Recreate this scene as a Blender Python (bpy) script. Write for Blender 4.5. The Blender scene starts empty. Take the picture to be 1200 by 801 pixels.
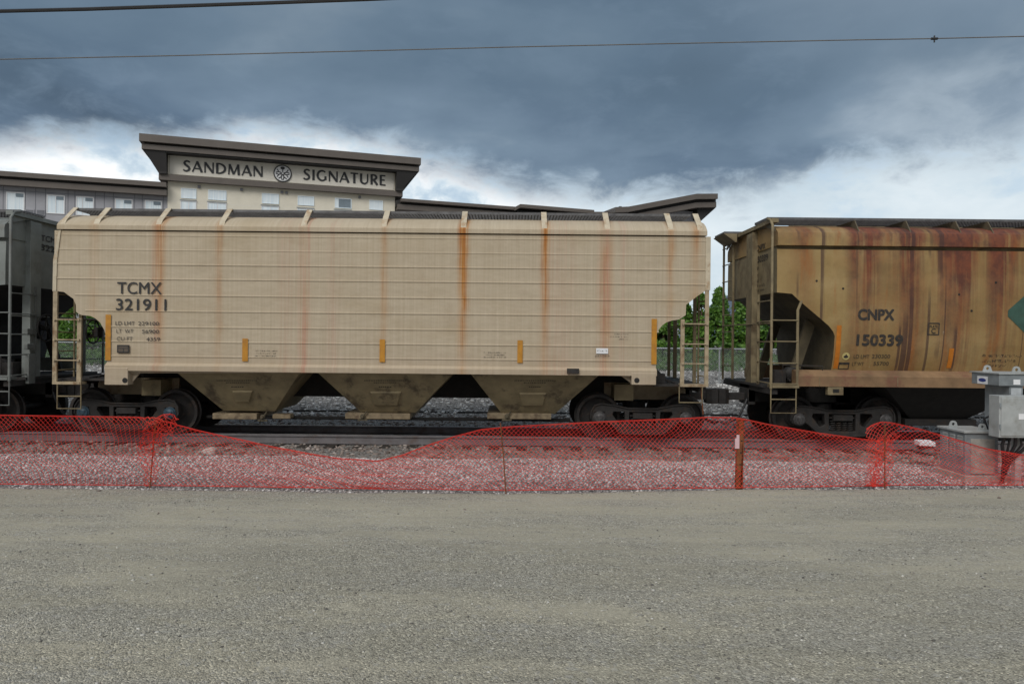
import bpy, bmesh, math, random
import numpy as np
from mathutils import Vector, Matrix, geometry
R = math.radians
rnd = random.Random(7)
nrng = np.random.default_rng(11)
sc = bpy.context.scene
COL = sc.collection

# ------------------------------------------------------------------ camera
F = 826.0          # focal length in photo pixels (1200 wide)
ROLL = 0.0101
HOR = 395.0
CZ = 2.0
cam = bpy.data.cameras.new('camera'); cam_o = bpy.data.objects.new('camera', cam); COL.objects.link(cam_o)
cam.sensor_width = 36; cam.lens = F / 1200 * 36
cam.shift_y = -(400.5 - HOR) / 1200
cam.clip_start = 0.1; cam.clip_end = 6000
cam_o.location = (0, 0, CZ); cam_o.rotation_euler = (R(90), -ROLL, 0)
sc.camera = cam_o

# ------------------------------------------------------------------ light
sc.view_settings.view_transform = 'Standard'; sc.view_settings.look = 'None'
sc.view_settings.exposure = 0.45; sc.view_settings.gamma = 1
sc.view_settings.use_curve_mapping = False
SUN_EL, SUN_AZ = R(42), R(205)      # azimuth clockwise from +Y: behind the camera, a little to the left
sd = bpy.data.lights.new('sun', 'SUN'); so = bpy.data.objects.new('sun', sd); COL.objects.link(so)
sd.energy = 1.3; sd.angle = R(30); sd.color = (1, .96, .9)
tosun = Vector((math.sin(SUN_AZ) * math.cos(SUN_EL), math.cos(SUN_AZ) * math.cos(SUN_EL), math.sin(SUN_EL)))
so.rotation_euler = tosun.to_track_quat('Z', 'Y').to_euler()
so.location = (0, -10, 30)


class NT:
    """tiny node-tree helper"""
    def __init__(s, tree): s.t = tree; s.n = tree.nodes; s.l = tree.links
    def add(s, typ, **kw):
        nd = s.n.new(typ)
        for k, v in kw.items():
            if hasattr(nd, k): setattr(nd, k, v)
        return nd
    def put(s, sock, v):
        if isinstance(v, bpy.types.NodeSocket): s.l.new(v, sock)
        elif v is not None:
            if hasattr(sock.default_value, '__len__') and not hasattr(v, '__len__'): v = (v, v, v) + ((1,) if len(sock.default_value) == 4 else ())
            if hasattr(v, '__len__') and len(sock.default_value) == 4 and len(v) == 3: v = tuple(v) + (1,)
            sock.default_value = v
    def m(s, op, a, b=None, c=None, clamp=False):
        nd = s.n.new('ShaderNodeMath'); nd.operation = op; nd.use_clamp = clamp
        for i, v in enumerate((a, b, c)):
            if v is not None: s.put(nd.inputs[i], v)
        return nd.outputs[0]
    def mix(s, f, a, b, blend='MIX'):
        nd = s.n.new('ShaderNodeMix'); nd.data_type = 'RGBA'; nd.blend_type = blend; nd.clamp_factor = True
        s.put(nd.inputs[0], f); s.put(nd.inputs[6], a); s.put(nd.inputs[7], b)
        return nd.outputs[2]
    def ramp(s, f, stops, interp='LINEAR'):
        nd = s.n.new('ShaderNodeValToRGB'); cr = nd.color_ramp; cr.interpolation = interp
        while len(cr.elements) < len(stops): cr.elements.new(0.5)
        for e, (p, c) in zip(cr.elements, stops):
            e.position = p
            e.color = (c, c, c, 1) if not hasattr(c, '__len__') else (tuple(c) + (1,))[:4]
        s.put(nd.inputs[0], f)
        return nd.outputs[0]
    def noise(s, vec, scale, detail=4, rough=.55, dist=0):
        nd = s.n.new('ShaderNodeTexNoise'); s.put(nd.inputs['Vector'], vec)
        nd.inputs['Scale'].default_value = scale; nd.inputs['Detail'].default_value = detail
        nd.inputs['Roughness'].default_value = rough; nd.inputs['Distortion'].default_value = dist
        return nd.outputs[0]
    def voro(s, vec, scale, out='Distance', feature='F1'):
        nd = s.n.new('ShaderNodeTexVoronoi'); nd.feature = feature; s.put(nd.inputs['Vector'], vec)
        nd.inputs['Scale'].default_value = scale
        return nd.outputs[out]
    def mapv(s, vec, scale=(1, 1, 1), loc=(0, 0, 0)):
        nd = s.n.new('ShaderNodeMapping'); s.put(nd.inputs[0], vec)
        nd.inputs['Scale'].default_value = scale; nd.inputs['Location'].default_value = loc
        return nd.outputs[0]
    def sep(s, vec):
        nd = s.n.new('ShaderNodeSeparateXYZ'); s.put(nd.inputs[0], vec); return nd.outputs
    def comb(s, x, y, z):
        nd = s.n.new('ShaderNodeCombineXYZ')
        for i, v in enumerate((x, y, z)): s.put(nd.inputs[i], v)
        return nd.outputs[0]
    def mr(s, v, a, b, c=0., d=1., smooth=True):
        nd = s.n.new('ShaderNodeMapRange'); nd.interpolation_type = 'SMOOTHSTEP' if smooth else 'LINEAR'
        s.put(nd.inputs[0], v)
        for i, q in enumerate((a, b, c, d)): s.put(nd.inputs[i + 1], q)
        return nd.outputs[0]


def make_world():
    w = bpy.data.worlds.new('World'); sc.world = w; w.use_nodes = True
    nt = NT(w.node_tree); nt.n.clear()
    out = nt.add('ShaderNodeOutputWorld')
    tc = nt.add('ShaderNodeTexCoord')
    d = tc.outputs['Generated']
    x, y, z = nt.sep(d)
    sky = nt.add('ShaderNodeTexSky'); sky.sky_type = 'NISHITA'; sky.sun_disc = False
    sky.sun_elevation = SUN_EL; sky.sun_rotation = SUN_AZ
    hyp = nt.m('SQRT', nt.m('ADD', nt.m('MULTIPLY', x, x), nt.m('MULTIPLY', y, y)))
    h = nt.m('DIVIDE', z, nt.m('MAXIMUM', hyp, .02))            # tangent of the elevation
    a = nt.m('ARCTAN2', x, y)                                      # azimuth from +Y
    # flow coordinates: clouds flatten towards the horizon
    v = nt.comb(nt.m('MULTIPLY', a, 2.4), nt.m('MULTIPLY', h, 4.2), 0.3)
    n1 = nt.noise(v, 1.6, 7, .58, .25)
    n2 = nt.noise(v, 5.5, 6, .6, .3)
    n3 = nt.noise(nt.comb(nt.m('MULTIPLY', a, 1.5), nt.m('MULTIPLY', h, 3.4), 4.7), 1.5, 5, .5, .25)
    # lower edge of the storm cloud, tangent of elevation by azimuth
    fc = nt.add('ShaderNodeFloatCurve'); cv = fc.mapping.curves[0]
    pts = [(0, .28)]
    for px, py in ((-30, 150), (90, 152), (200, 158), (330, 138), (430, 152), (520, 178), (600, 192), (700, 204), (830, 204), (930, 186), (1020, 164), (1110, 152), (1200, 150)):
        aa = math.atan((px - 600) / F); pts.append(((aa / math.pi + 1) / 2, (395 - py) / F * math.cos(aa)))
    pts.append((1, .28))
    while len(cv.points) < len(pts): cv.points.new(.5, .5)
    for p, q in zip(cv.points, pts): p.location = q; p.handle_type = 'AUTO'
    fc.mapping.update()
    nt.put(fc.inputs[1], nt.m('ADD', nt.m('DIVIDE', a, 2 * math.pi), .5))
    hb = fc.outputs[0]
    wob = nt.m('ADD', nt.m('MULTIPLY', nt.m('SUBTRACT', n1, .5), .09), nt.m('ADD', nt.m('MULTIPLY', nt.m('SUBTRACT', n2, .5), .10), .030))
    dd = nt.m('ADD', nt.m('SUBTRACT', h, hb), wob)
    mask = nt.mr(dd, -.022, .038)
    # the dark cloud: slate blue, lighter streaks
    dark = nt.ramp(n3, [(.28, (.078, .118, .172)), (.42, (.120, .178, .255)), (.55, (.195, .270, .356)), (.68, (.36, .44, .52))])
    dark = nt.mix(nt.mr(n2, .45, .72, 0, .5), dark, (.23, .31, .41))
    dark = nt.mix(nt.mr(nt.m('ADD', dd, nt.m('MULTIPLY', nt.m('SUBTRACT', n1, .5), .1)), .0, .16, .0, .65), dark, (.104, .160, .222))
    dark = nt.mix(nt.m('MULTIPLY', nt.mr(a, .15, .6), nt.mr(h, .30, .52, 0, .55)), dark, (.30, .375, .46))
    # the bright layer below
    br = nt.ramp(n2, [(.30, (.46, .58, .68)), (.46, (.66, .76, .83)), (.56, (.92, .95, .97)), (.68, (1.05, 1.06, 1.06))])
    br2 = nt.ramp(n1, [(.3, (.46, .58, .67)), (.7, (.76, .84, .88))])
    br = nt.mix(nt.mr(a, -.10, .20, 0, .88), br, br2)
    col = nt.mix(mask, br, dark)
    # behind the camera and overhead the overcast is thinner and brighter
    back = nt.mr(y, .25, -.35)
    n4 = nt.noise(d, 2.2, 4, .5)
    backc = nt.ramp(n4, [(.3, (.55, .60, .66)), (.7, (.95, .96, .97))])
    backc = nt.mix(1.0, backc, nt.mr(z, .0, .75, .26, 1.0), 'MULTIPLY')
    col = nt.mix(back, col, backc)
    bg1 = nt.add('ShaderNodeBackground'); nt.put(bg1.inputs[0], sky.outputs[0]); bg1.inputs[1].default_value = .09
    bg2 = nt.add('ShaderNodeBackground'); nt.put(bg2.inputs[0], col); bg2.inputs[1].default_value = .78
    ms = nt.add('ShaderNodeMixShader')
    nt.put(ms.inputs[0], nt.m('SUBTRACT', 1.0, nt.m('MULTIPLY', nt.m('SUBTRACT', 1., mask), nt.mr(n2, .5, .35, 0, .25))))
    nt.l.new(bg1.outputs[0], ms.inputs[1]); nt.l.new(bg2.outputs[0], ms.inputs[2]); nt.l.new(ms.outputs[0], out.inputs[0])
make_world()

# ------------------------------------------------------------------ pixel measurements -> metres on real planes
def unroll(px, py):
    u, v = px - 600, py - 400.5
    return u + v * ROLL, v - u * ROLL + 400.5 - HOR
def at(px, py, Y):
    u, v = unroll(px, py)
    return Vector((u * Y / F, Y, CZ - v * Y / F))
def X_(px, py, Y=14.0): return at(px, py, Y).x
def Z_(px, py, Y=14.0): return at(px, py, Y).z
def zc(yc, Y=14.0): return CZ - (yc - HOR) * Y / F       # row measured at the picture's middle column
def on_plane(px, py, p, n):
    u, v = unroll(px, py); d = Vector((u / F, 1, -v / F)); c = Vector((0, 0, CZ))
    return c + d * ((p - c).dot(n) / d.dot(n))

# ------------------------------------------------------------------ mesh builder
class MB:
    def __init__(s): s.v = []; s.f = []
    def face(s, pts): i = len(s.v); s.v += [tuple(p) for p in pts]; s.f.append(tuple(range(i, i + len(pts)))); return s
    def raw(s, v, f): i = len(s.v); s.v += [tuple(p) for p in v]; s.f += [tuple(k + i for k in q) for q in f]; return s
    def box(s, x0, x1, y0, y1, z0, z1):
        v = [(x, y, z) for z in (z0, z1) for y in (y0, y1) for x in (x0, x1)]
        return s.raw(v, [(0, 2, 3, 1), (4, 5, 7, 6), (0, 1, 5, 4), (2, 6, 7, 3), (0, 4, 6, 2), (1, 3, 7, 5)])
    def hexa(s, b, t):      # bottom quad, top quad
        return s.raw(list(b) + list(t), [(3, 2, 1, 0), (4, 5, 6, 7), (0, 1, 5, 4), (1, 2, 6, 5), (2, 3, 7, 6), (3, 0, 4, 7)])
    def tube(s, pts, r, n=6, cap=True):
        pts = [Vector(p) for p in pts]; rs = r if hasattr(r, '__len__') else [r] * len(pts); base = len(s.v)
        up = None
        for i, p in enumerate(pts):
            t = (pts[min(i + 1, len(pts) - 1)] - pts[max(i - 1, 0)]).normalized()
            if up is None: up = t.orthogonal().normalized()
            else:
                up = up - t * up.dot(t)
                up = up.normalized() if up.length > 1e-5 else t.orthogonal().normalized()
            b = t.cross(up)
            for k in range(n):
                q = 2 * math.pi * k / n
                s.v.append(tuple(p + (up * math.cos(q) + b * math.sin(q)) * rs[i]))
        for i in range(len(pts) - 1):
            for k in range(n):
                a, c = base + i * n + k, base + i * n + (k + 1) % n
                s.f.append((a, c, c + n, a + n))
        if cap:
            s.f.append(tuple(base + k for k in range(n))[::-1]); e = base + (len(pts) - 1) * n
            s.f.append(tuple(e + k for k in range(n)))
        return s
    def prism(s, poly, holes, to3, d0, d1):
        """plate with holes: poly in 2D, to3(a,b,depth)->xyz"""
        loops = [poly] + list(holes)
        flat = [p for l in loops for p in l]
        tris = geometry.tessellate_polygon([[Vector((p[0], p[1], 0)) for p in l] for l in loops])
        n = len(flat)
        v = [to3(p[0], p[1], d0) for p in flat] + [to3(p[0], p[1], d1) for p in flat]
        f = [tuple(t) for t in tris] + [tuple(k + n for k in t)[::-1] for t in tris]
        o = 0
        for l in loops:
            for k in range(len(l)):
                a, b = o + k, o + (k + 1) % len(l)
                f.append((a, b, b + n, a + n))
            o += len(l)
        return s.raw(v, f)
    def lathe(s, c, prof, axis='y', n=28, sign=1):
        """prof: (radius, depth); revolved about the axis through c"""
        base = len(s.v)
        for r, dp in prof:
            for k in range(n):
                q = 2 * math.pi * k / n; a, b = r * math.cos(q), r * math.sin(q)
                if axis == 'y': s.v.append((c[0] + a, c[1] + dp * sign, c[2] + b))
                elif axis == 'x': s.v.append((c[0] + dp * sign, c[1] + a, c[2] + b))
                else: s.v.append((c[0] + a, c[1] + b, c[2] + dp * sign))
        for i in range(len(prof) - 1):
            for k in range(n):
                a, b = base + i * n + k, base + i * n + (k + 1) % n
                s.f.append((a, b, b + n, a + n))
        s.f.append(tuple(base + k for k in range(n))); e = base + (len(prof) - 1) * n
        s.f.append(tuple(e + k for k in range(n))[::-1])
        return s
    def ring(s, c, r, t, axis='x', n=24, m=6):
        pts = []
        for k in range(n + 1):
            q = 2 * math.pi * k / n; a, b = r * math.cos(q), r * math.sin(q)
            pts.append((c[0], c[1] + a, c[2] + b) if axis == 'x' else ((c[0] + a, c[1], c[2] + b) if axis == 'y' else (c[0] + a, c[1] + b, c[2])))
        return s.tube(pts, t, m, False)
    def extx(s, prof, x0, x1):
        n = len(prof)
        v = [(x0, y, z) for y, z in prof] + [(x1, y, z) for y, z in prof]
        return s.raw(v, [tuple(range(n)), tuple(range(n, 2 * n))[::-1]] + [(k, (k + 1) % n, (k + 1) % n + n, k + n) for k in range(n)])
    def build(s, name, mat, parent=None, smooth=None, bevel=0, fix=True):
        me = bpy.data.meshes.new(name)
        off = Vector((0, 0, 0)); p = parent
        while p is not None: off += p.location; p = p.parent
        me.from_pydata([tuple(Vector(q) - off) for q in s.v] if off.length else s.v, [], s.f)
        if fix:
            bm = bmesh.new(); bm.from_mesh(me)
            bmesh.ops.recalc_face_normals(bm, faces=bm.faces)
            bm.to_mesh(me); bm.free()
        if smooth is not None:
            me.polygons.foreach_set('use_smooth', [True] * len(me.polygons))
            me.set_sharp_from_angle(angle=R(smooth))
        o = bpy.data.objects.new(name, me); COL.objects.link(o)
        me.materials.append(mat)
        if parent is not None: o.parent = parent
        if bevel:
            b = o.modifiers.new('bevel', 'BEVEL'); b.width = bevel; b.segments = 2; b.limit_method = 'ANGLE'; b.angle_limit = R(40)
        return o

def tag(o, label=None, cat=None, group=None, kind=None):
    if label: o['label'] = label
    if cat: o['category'] = cat
    if group: o['group'] = group
    if kind: o['kind'] = kind
    return o
def empty(name, loc, label, cat, group=None):
    o = bpy.data.objects.new(name, None); COL.objects.link(o); o.location = loc; o.empty_display_size = .3
    return tag(o, label, cat, group)
def copy_tree(o, parent=None):
    c = o.copy(); COL.objects.link(c); c.parent = parent
    for ch in list(o.children): copy_tree(ch, c)
    return c
_tc = {}
def text_geo(s, bold=0.0):
    key = (s, bold)
    if key not in _tc:
        cu = bpy.data.curves.new('t', 'FONT'); cu.body = s; cu.size = 1; cu.offset = bold; cu.resolution_u = 4
        o = bpy.data.objects.new('t', cu); COL.objects.link(o)
        dg = bpy.context.evaluated_depsgraph_get(); dg.update()
        me = bpy.data.meshes.new_from_object(o.evaluated_get(dg))
        _tc[key] = (np.array([v.co[:2] for v in me.vertices]), [tuple(p.vertices) for p in me.polygons])
        bpy.data.objects.remove(o); bpy.data.curves.remove(cu); bpy.data.meshes.remove(me)
    return _tc[key]
def text_fit(mb, s, a0, a1, b0, b1, to3, bold=0.0, nrm=(0, -1, 0)):
    """fit the words into the rectangle a0..a1 x b0..b1 of a surface; bold letters are built up in thin coats"""
    v, f = text_geo(s, 0)
    lo, hi = v.min(0), v.max(0)
    q = (v - lo) / (hi - lo); e = bold * (b1 - b0); nr = Vector(nrm)
    coats = [(0, 0)] if not bold else [(math.cos(k * .785) * e, math.sin(k * .785) * e) for k in range(8)]
    for k, (da, db) in enumerate(coats):
        mb.raw([Vector(to3(a0 + e + (a1 - a0 - 2 * e) * p[0] + da, b0 + e + (b1 - b0 - 2 * e) * p[1] + db)) + nr * (.0004 * k) for p in q], f)

# ------------------------------------------------------------------ materials
def new_mat(name):
    m = bpy.data.materials.new(name); m.use_nodes = True
    nt = NT(m.node_tree); bs = nt.n['Principled BSDF']
    return m, nt, bs
def bump(nt, bs, h, strength=.3, dist=.02):
    b = nt.add('ShaderNodeBump'); b.inputs['Strength'].default_value = strength; b.inputs['Distance'].default_value = dist
    nt.put(b.inputs['Height'], h); nt.l.new(b.outputs[0], bs.inputs['Normal'])
def plain(name, c, rough=.6, metal=0, var=.25, scale=6, bumpy=.08, dirt=None):
    m, nt, bs = new_mat(name)
    co = nt.add('ShaderNodeTexCoord').outputs['Object']
    n = nt.noise(co, scale, 6, .6)
    dk = tuple(x * (1 - var) for x in c); lt = tuple(min(1, x * (1 + var)) for x in c)
    col = nt.ramp(n, [(.3, dk), (.7, lt)])
    if dirt:
        n2 = nt.noise(co, scale * .6, 5, .7)
        col = nt.mix(nt.mr(n2, .5, .68), col, dirt)
    nt.put(bs.inputs['Base Color'], col)
    bs.inputs['Roughness'].default_value = rough; bs.inputs['Metallic'].default_value = metal
    if bumpy: bump(nt, bs, nt.noise(co, scale * 8, 3), bumpy, .01)
    return m

ZEAVE = zc(274); ZSILL = zc(438.5)
def paint_tan():
    m, nt, bs = new_mat('tan_paint')
    g = nt.add('ShaderNodeNewGeometry').outputs['Position']
    x, y, z = nt.sep(g)
    fine = nt.noise(nt.mapv(g, (22, 1, .35)), 1, 5, .6)
    patch = nt.noise(nt.mapv(g, (.7, .7, 1.4)), 1, 5, .6)
    col = nt.ramp(fine, [(.25, (.405, .335, .235)), (.55, (.460, .388, .282)), (.8, (.505, .432, .322))])
    col = nt.mix(nt.mr(patch, .45, .75, 0, .6), col, (.385, .305, .195))
    # grime hanging off each sheet lap
    drips = nt.noise(nt.mapv(g, (30, 1, .9)), 1, 4, .65)
    col = nt.mix(nt.mr(drips, .58, .78, 0, .22), col, (.28, .205, .13))
    blotch = nt.noise(nt.mapv(g, (1.6, 1, 1.1), (3, 0, 9)), 1, 8, .7)
    col = nt.mix(nt.mr(blotch, .50, .72, 0, .38), col, (.33, .25, .165))
    col = nt.mix(nt.mr(nt.m('ADD', z, nt.m('MULTIPLY', blotch, .8)), 2.35, 1.55, 0, .30), col, (.34, .255, .185))
    # rust runs under the roof brackets
    x0, x1 = -9.3, 4.1
    runs = [(187, .55, 10), (257, .5, 6), (357, .5, 8), (450, .5, 6), (543, 1, 8), (639, .75, 7), (711, .55, 12), (786, .6, 6), (815, .45, 8), (600, .12, 30), (110, .25, 9)]
    st = []
    for px, s, w in sorted(runs):
        if px == 600: continue
        c = (X_(px, 340) - x0) / (x1 - x0); ww = w * .01695 / (x1 - x0)
        st += [(c - ww, 0.), (c, s), (c + ww * .9, 0.)]
    wob = nt.m('MULTIPLY', nt.m('SUBTRACT', nt.noise(nt.mapv(g, (.1, 1, 1.6)), 1.3, 3), .5), .10)
    t = nt.m('DIVIDE', nt.m('SUBTRACT', nt.m('ADD', x, wob), x0), x1 - x0)
    r = nt.ramp(t, st)
    streak = nt.noise(nt.mapv(g, (38, 1, .55)), 1, 4, .6)
    fade = nt.mr(z, ZSILL - .6, ZEAVE + .25, .22, 1.0, False)
    r = nt.m('MULTIPLY', r, nt.mr(nt.noise(nt.mapv(g, (.8, 1, .45), (2, 0, 1)), 1, 4), .36, .60, .30, 1.25))
    mk = nt.m('MULTIPLY', nt.m('MULTIPLY', r, fade), nt.mr(streak, .30, .58, .40, 1.5), clamp=True)
    col = nt.mix(nt.m('MULTIPLY', mk, 1.0), col, nt.mix(nt.mr(streak, .4, .7), (.42, .180, .028), (.28, .086, .012)))
    # faded red runs (old stencil colour)
    st2 = []
    for px, s, w in sorted([(183, .35, 9), (357, .6, 10), (335, .25, 12), (390, .35, 10), (711, .55, 14), (728, .3, 10), (655, .25, 30)]):
        c = (X_(px, 340) - x0) / (x1 - x0); ww = w * .01695 / (x1 - x0)
        st2 += [(c - ww, 0.), (c, s), (c + ww, 0.)]
    r2 = nt.ramp(t, sorted(st2))
    mk2 = nt.m('MULTIPLY', r2, nt.mr(nt.noise(nt.mapv(g, (30, 1, .4), (3, 0, 5)), 1, 3), .38, .68), clamp=True)
    col = nt.mix(nt.m('MULTIPLY', mk2, .8), col, (.44, .125, .10))
    nt.put(bs.inputs['Base Color'], col); bs.inputs['Roughness'].default_value = .62
    bump(nt, bs, nt.noise(nt.mapv(g, (1.1, 2, 2.0)), 1, 3), .5, .06)
    return m
def paint_rusty():
    m, nt, bs = new_mat('weathered_ochre_paint')
    g = nt.add('ShaderNodeNewGeometry').outputs['Position']
    x, y, z = nt.sep(g)
    patch = nt.noise(nt.mapv(g, (.55, .5, .9)), 1, 7, .62)
    fleck = nt.noise(nt.mapv(g, (7, 4, 5)), 1, 7, .72)
    col = nt.ramp(patch, [(.30, (.230, .155, .050)), (.50, (.320, .222, .085)), (.72, (.395, .295, .135))])
    col = nt.mix(nt.mr(fleck, .52, .72, 0, .35), col, (.19, .125, .055))
    # broad rust film that has washed down from the roof, by position along the car
    x0, x1 = 5.0, 20.0
    st = []
    for px, a in ((900, .05), (932, .22), (944, .42), (960, .08), (990, .15), (1002, .80), (1022, .95), (1036, .30), (1050, .45), (1064, .95), (1078, .80), (1090, .18), (1103, .70), (1122, .95), (1138, .90), (1150, .30), (1162, .80), (1182, .95), (1198, .35), (1240, .9), (1300, .3), (1380, .9), (1460, .3), (1550, .9), (1700, .5)):
        st.append(((X_(px, 330) - x0) / (x1 - x0), a))
    wob = nt.m('MULTIPLY', nt.m('SUBTRACT', nt.noise(nt.mapv(g, (.3, 1, .7)), 1, 3), .5), .30)
    cl = nt.ramp(nt.m('DIVIDE', nt.m('SUBTRACT', nt.m('ADD', x, wob), x0), x1 - x0), st)
    film = nt.noise(nt.mapv(g, (3.4, 1, .22), (4, 0, 2)), 1, 4, .55)
    edge = nt.noise(nt.mapv(g, (3.2, 1, 2.4), (0, 0, 6)), 1, 6, .7)
    low = nt.m('ADD', nt.m('MULTIPLY', nt.m('SUBTRACT', edge, .5), 1.3), z)
    fade = nt.mr(low, 1.2, 4.0, .32, 1.0, False)
    f = nt.m('MULTIPLY', nt.m('MULTIPLY', cl, fade), nt.mr(nt.m('ADD', nt.m('MULTIPLY', film, .55), nt.m('MULTIPLY', nt.noise(nt.mapv(g, (11, 1, .30), (1, 0, 7)), 1, 4, .6), .45)), .34, .53, .32, 1.3), clamp=True)
    col = nt.mix(nt.m('MULTIPLY', f, .95), col, nt.mix(nt.mr(edge, .38, .62), (.185, .045, .018), (.092, .022, .014)))
    # orange bleed beside the dark runs
    bl = nt.m('MULTIPLY', nt.mr(nt.noise(nt.mapv(g, (2.6, 1, .35), (9, 0, 4)), 1, 5, .6), .54, .68), nt.mr(edge, .3, .6, .3, 1.))
    col = nt.mix(nt.m('MULTIPLY', bl, .75), col, (.290, .095, .016))
    # crust along the roof edge
    top = nt.m('MULTIPLY', nt.mr(nt.m('ADD', z, nt.m('MULTIPLY', nt.m('SUBTRACT', edge, .5), 1.5)), 3.75, 4.3), nt.mr(cl, .1, .6, .25, .85))
    col = nt.mix(top, col, nt.mix(nt.mr(fleck, .42, .58), (.180, .052, .024), (.085, .026, .018)))
    # few thin drips with beginnings and ends
    for k, (sc_, lo_, hi_) in enumerate(((4.2, .630, .660), (6.1, .640, .668), (9.5, .650, .675))):
        ln = nt.noise(nt.mapv(g, (sc_, .02, .03), (3 + 7 * k, 0, 0)), 1, 2, .5)
        seg = nt.mr(nt.noise(nt.mapv(g, (.9, 1, .45), (k, 0, 5)), 1, 3), .40, .52)
        col = nt.mix(nt.m('MULTIPLY', nt.m('MULTIPLY', nt.mr(ln, lo_, hi_), seg), .75), col, (.052, .022, .018))
    # chipped pale scrapes
    ch = nt.m('MULTIPLY', nt.mr(nt.noise(nt.mapv(g, (11, 4, 4)), 1, 6, .78), .66, .70), nt.mr(nt.m('MULTIPLY', nt.noise(g, .9, 2), nt.m('ADD', cl, .35)), .42, .58))
    col = nt.mix(nt.m('MULTIPLY', ch, .7), col, (.40, .34, .27))
    nt.put(bs.inputs['Base Color'], col); bs.inputs['Roughness'].default_value = .68
    h = nt.m('ADD', nt.noise(nt.mapv(g, (1.2, 2, 1.2)), 1, 4), nt.m('MULTIPLY', fleck, .18))
    bump(nt, bs, h, .5, .05)
    return m

M = {}
M['tan'] = paint_tan()
M['tan_plain'] = plain('tan_trim', (.40, .325, .215), .6, 0, .2, 5, .08, (.27, .17, .10))
M['tan_pale'] = plain('pale_bracket_paint', (.52, .455, .34), .6, 0, .15, 6, .05, (.38, .26, .15))
M['ladder_tan'] = plain('dirty_ladder_paint', (.36, .29, .19), .65, 0, .25, 8, .08, (.20, .12, .06))
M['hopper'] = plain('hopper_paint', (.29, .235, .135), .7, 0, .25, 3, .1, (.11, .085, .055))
M['rusty'] = paint_rusty()
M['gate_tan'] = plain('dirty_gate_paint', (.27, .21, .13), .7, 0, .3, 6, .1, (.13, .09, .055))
M['inner'] = plain('shaded_slope_sheet_paint', (.085, .068, .038), .75, 0, .35, 4, .1)  # ochre end paint darkened: shade under the slope put into the colour
M['gusset'] = plain('dark_gusset_paint', (.10, .082, .05), .7, 0, .3, 5, .1)
M['rusty_end'] = plain('dull_ochre_paint', (.20, .16, .09), .7, 0, .3, 4, .1, (.12, .085, .045))
M['rusty_sill'] = plain('rusted_sill_paint', (.205, .125, .064), .75, 0, .35, 2.2, .2, (.17, .075, .045))
M['grey_car'] = plain('dark_grey_paint', (.19, .208, .198), .6, 0, .2, 2.5, .1, (.15, .155, .143))
M['grey_trim'] = plain('grey_trim_paint', (.145, .155, .147), .6, 0, .25, 4, .08, (.11, .11, .10))
M['dark'] = plain('dark_undercarriage', (.014, .013, .012), .8, 0, .4, 7, .2)
M['frame'] = plain('cast_steel', (.023, .021, .020), .75, .0, .4, 9, .25, (.04, .027, .019))
M['wheel'] = plain('wheel_steel', (.020, .018, .017), .6, .1, .35, 9, .15, (.06, .04, .03))
M['tread'] = plain('worn_steel', (.16, .16, .16), .4, .7, .2, 9, .05)
M['bluecap'] = plain('blue_bearing_cap', (.030, .065, .095), .5, .1, .3, 20, .1, (.05, .05, .05))
M['greycap'] = plain('grey_bearing_cap', (.075, .072, .072), .5, .2, .3, 20, .1)
M['grating'] = plain('galvanised_grating', (.13, .13, .135), .5, .5, .3, 9, .05)
M['letter'] = plain('black_stencil_paint', (.020, .021, .024), .6, 0, .3, 14, 0, (.05, .045, .042))
M['letter_worn'] = plain('worn_stencil_paint', (.030, .026, .024), .7, 0, .4, 20, 0, (.09, .06, .035))
M['faint'] = plain('faded_small_stencil', (.10, .078, .058), .7, 0, .3, 14, 0)
M['yellow'] = plain('yellow_reflector', (.47, .215, .022), .45, 0, .15, 8, .03, (.38, .17, .03))
M['orange'] = plain('orange_reflector', (.50, .165, .015), .45, 0, .15, 8, .03)
M['green_sign'] = plain('green_diamond_paint', (.035, .085, .065), .6, 0, .25, 6, .03, (.05, .075, .05))
M['white'] = plain('white_sticker', (.75, .76, .78), .5, 0, .06, 8, 0)
M['blue'] = plain('blue_print', (.03, .05, .22), .5, 0, .1, 8, 0)
M['cream_dot'] = plain('cream_emblem', (.50, .42, .17), .6, 0, .15, 12, 0)
M['rust'] = plain('rusted_iron', (.20, .065, .022), .85, 0, .4, 14, .3, (.09, .03, .015))
M['rail'] = plain('rail_steel', (.155, .145, .150), .55, .2, .2, 6, .1, (.13, .10, .09))
M['railtop'] = plain('polished_rail_head', (.35, .35, .36), .35, .7, .1, 6, .02)
M['tie'] = plain('creosoted_wood', (.03, .024, .019), .9, 0, .4, 9, .4)
M['cable'] = plain('black_cable', (.02, .02, .022), .5, 0, .2, 9, 0)
M['cable2'] = plain('weathered_cable', (.16, .15, .14), .5, .2, .2, 9, 0)
M['galv'] = plain('galvanised_cabinet', (.40, .42, .42), .45, .2, .16, 5, .04, (.31, .315, .30))
M['galv_dark'] = plain('blue_grey_cabinet', (.23, .255, .27), .5, .2, .2, 7, .04)
M['concrete'] = plain('concrete', (.34, .32, .29), .9, 0, .2, 9, .3, (.25, .235, .21))
M['chain'] = plain('galvanised_wire', (.42, .44, .45), .45, .4, .1, 9, 0)
M['bark'] = plain('bark', (.09, .06, .04), .9, 0, .4, 12, .5)

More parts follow.
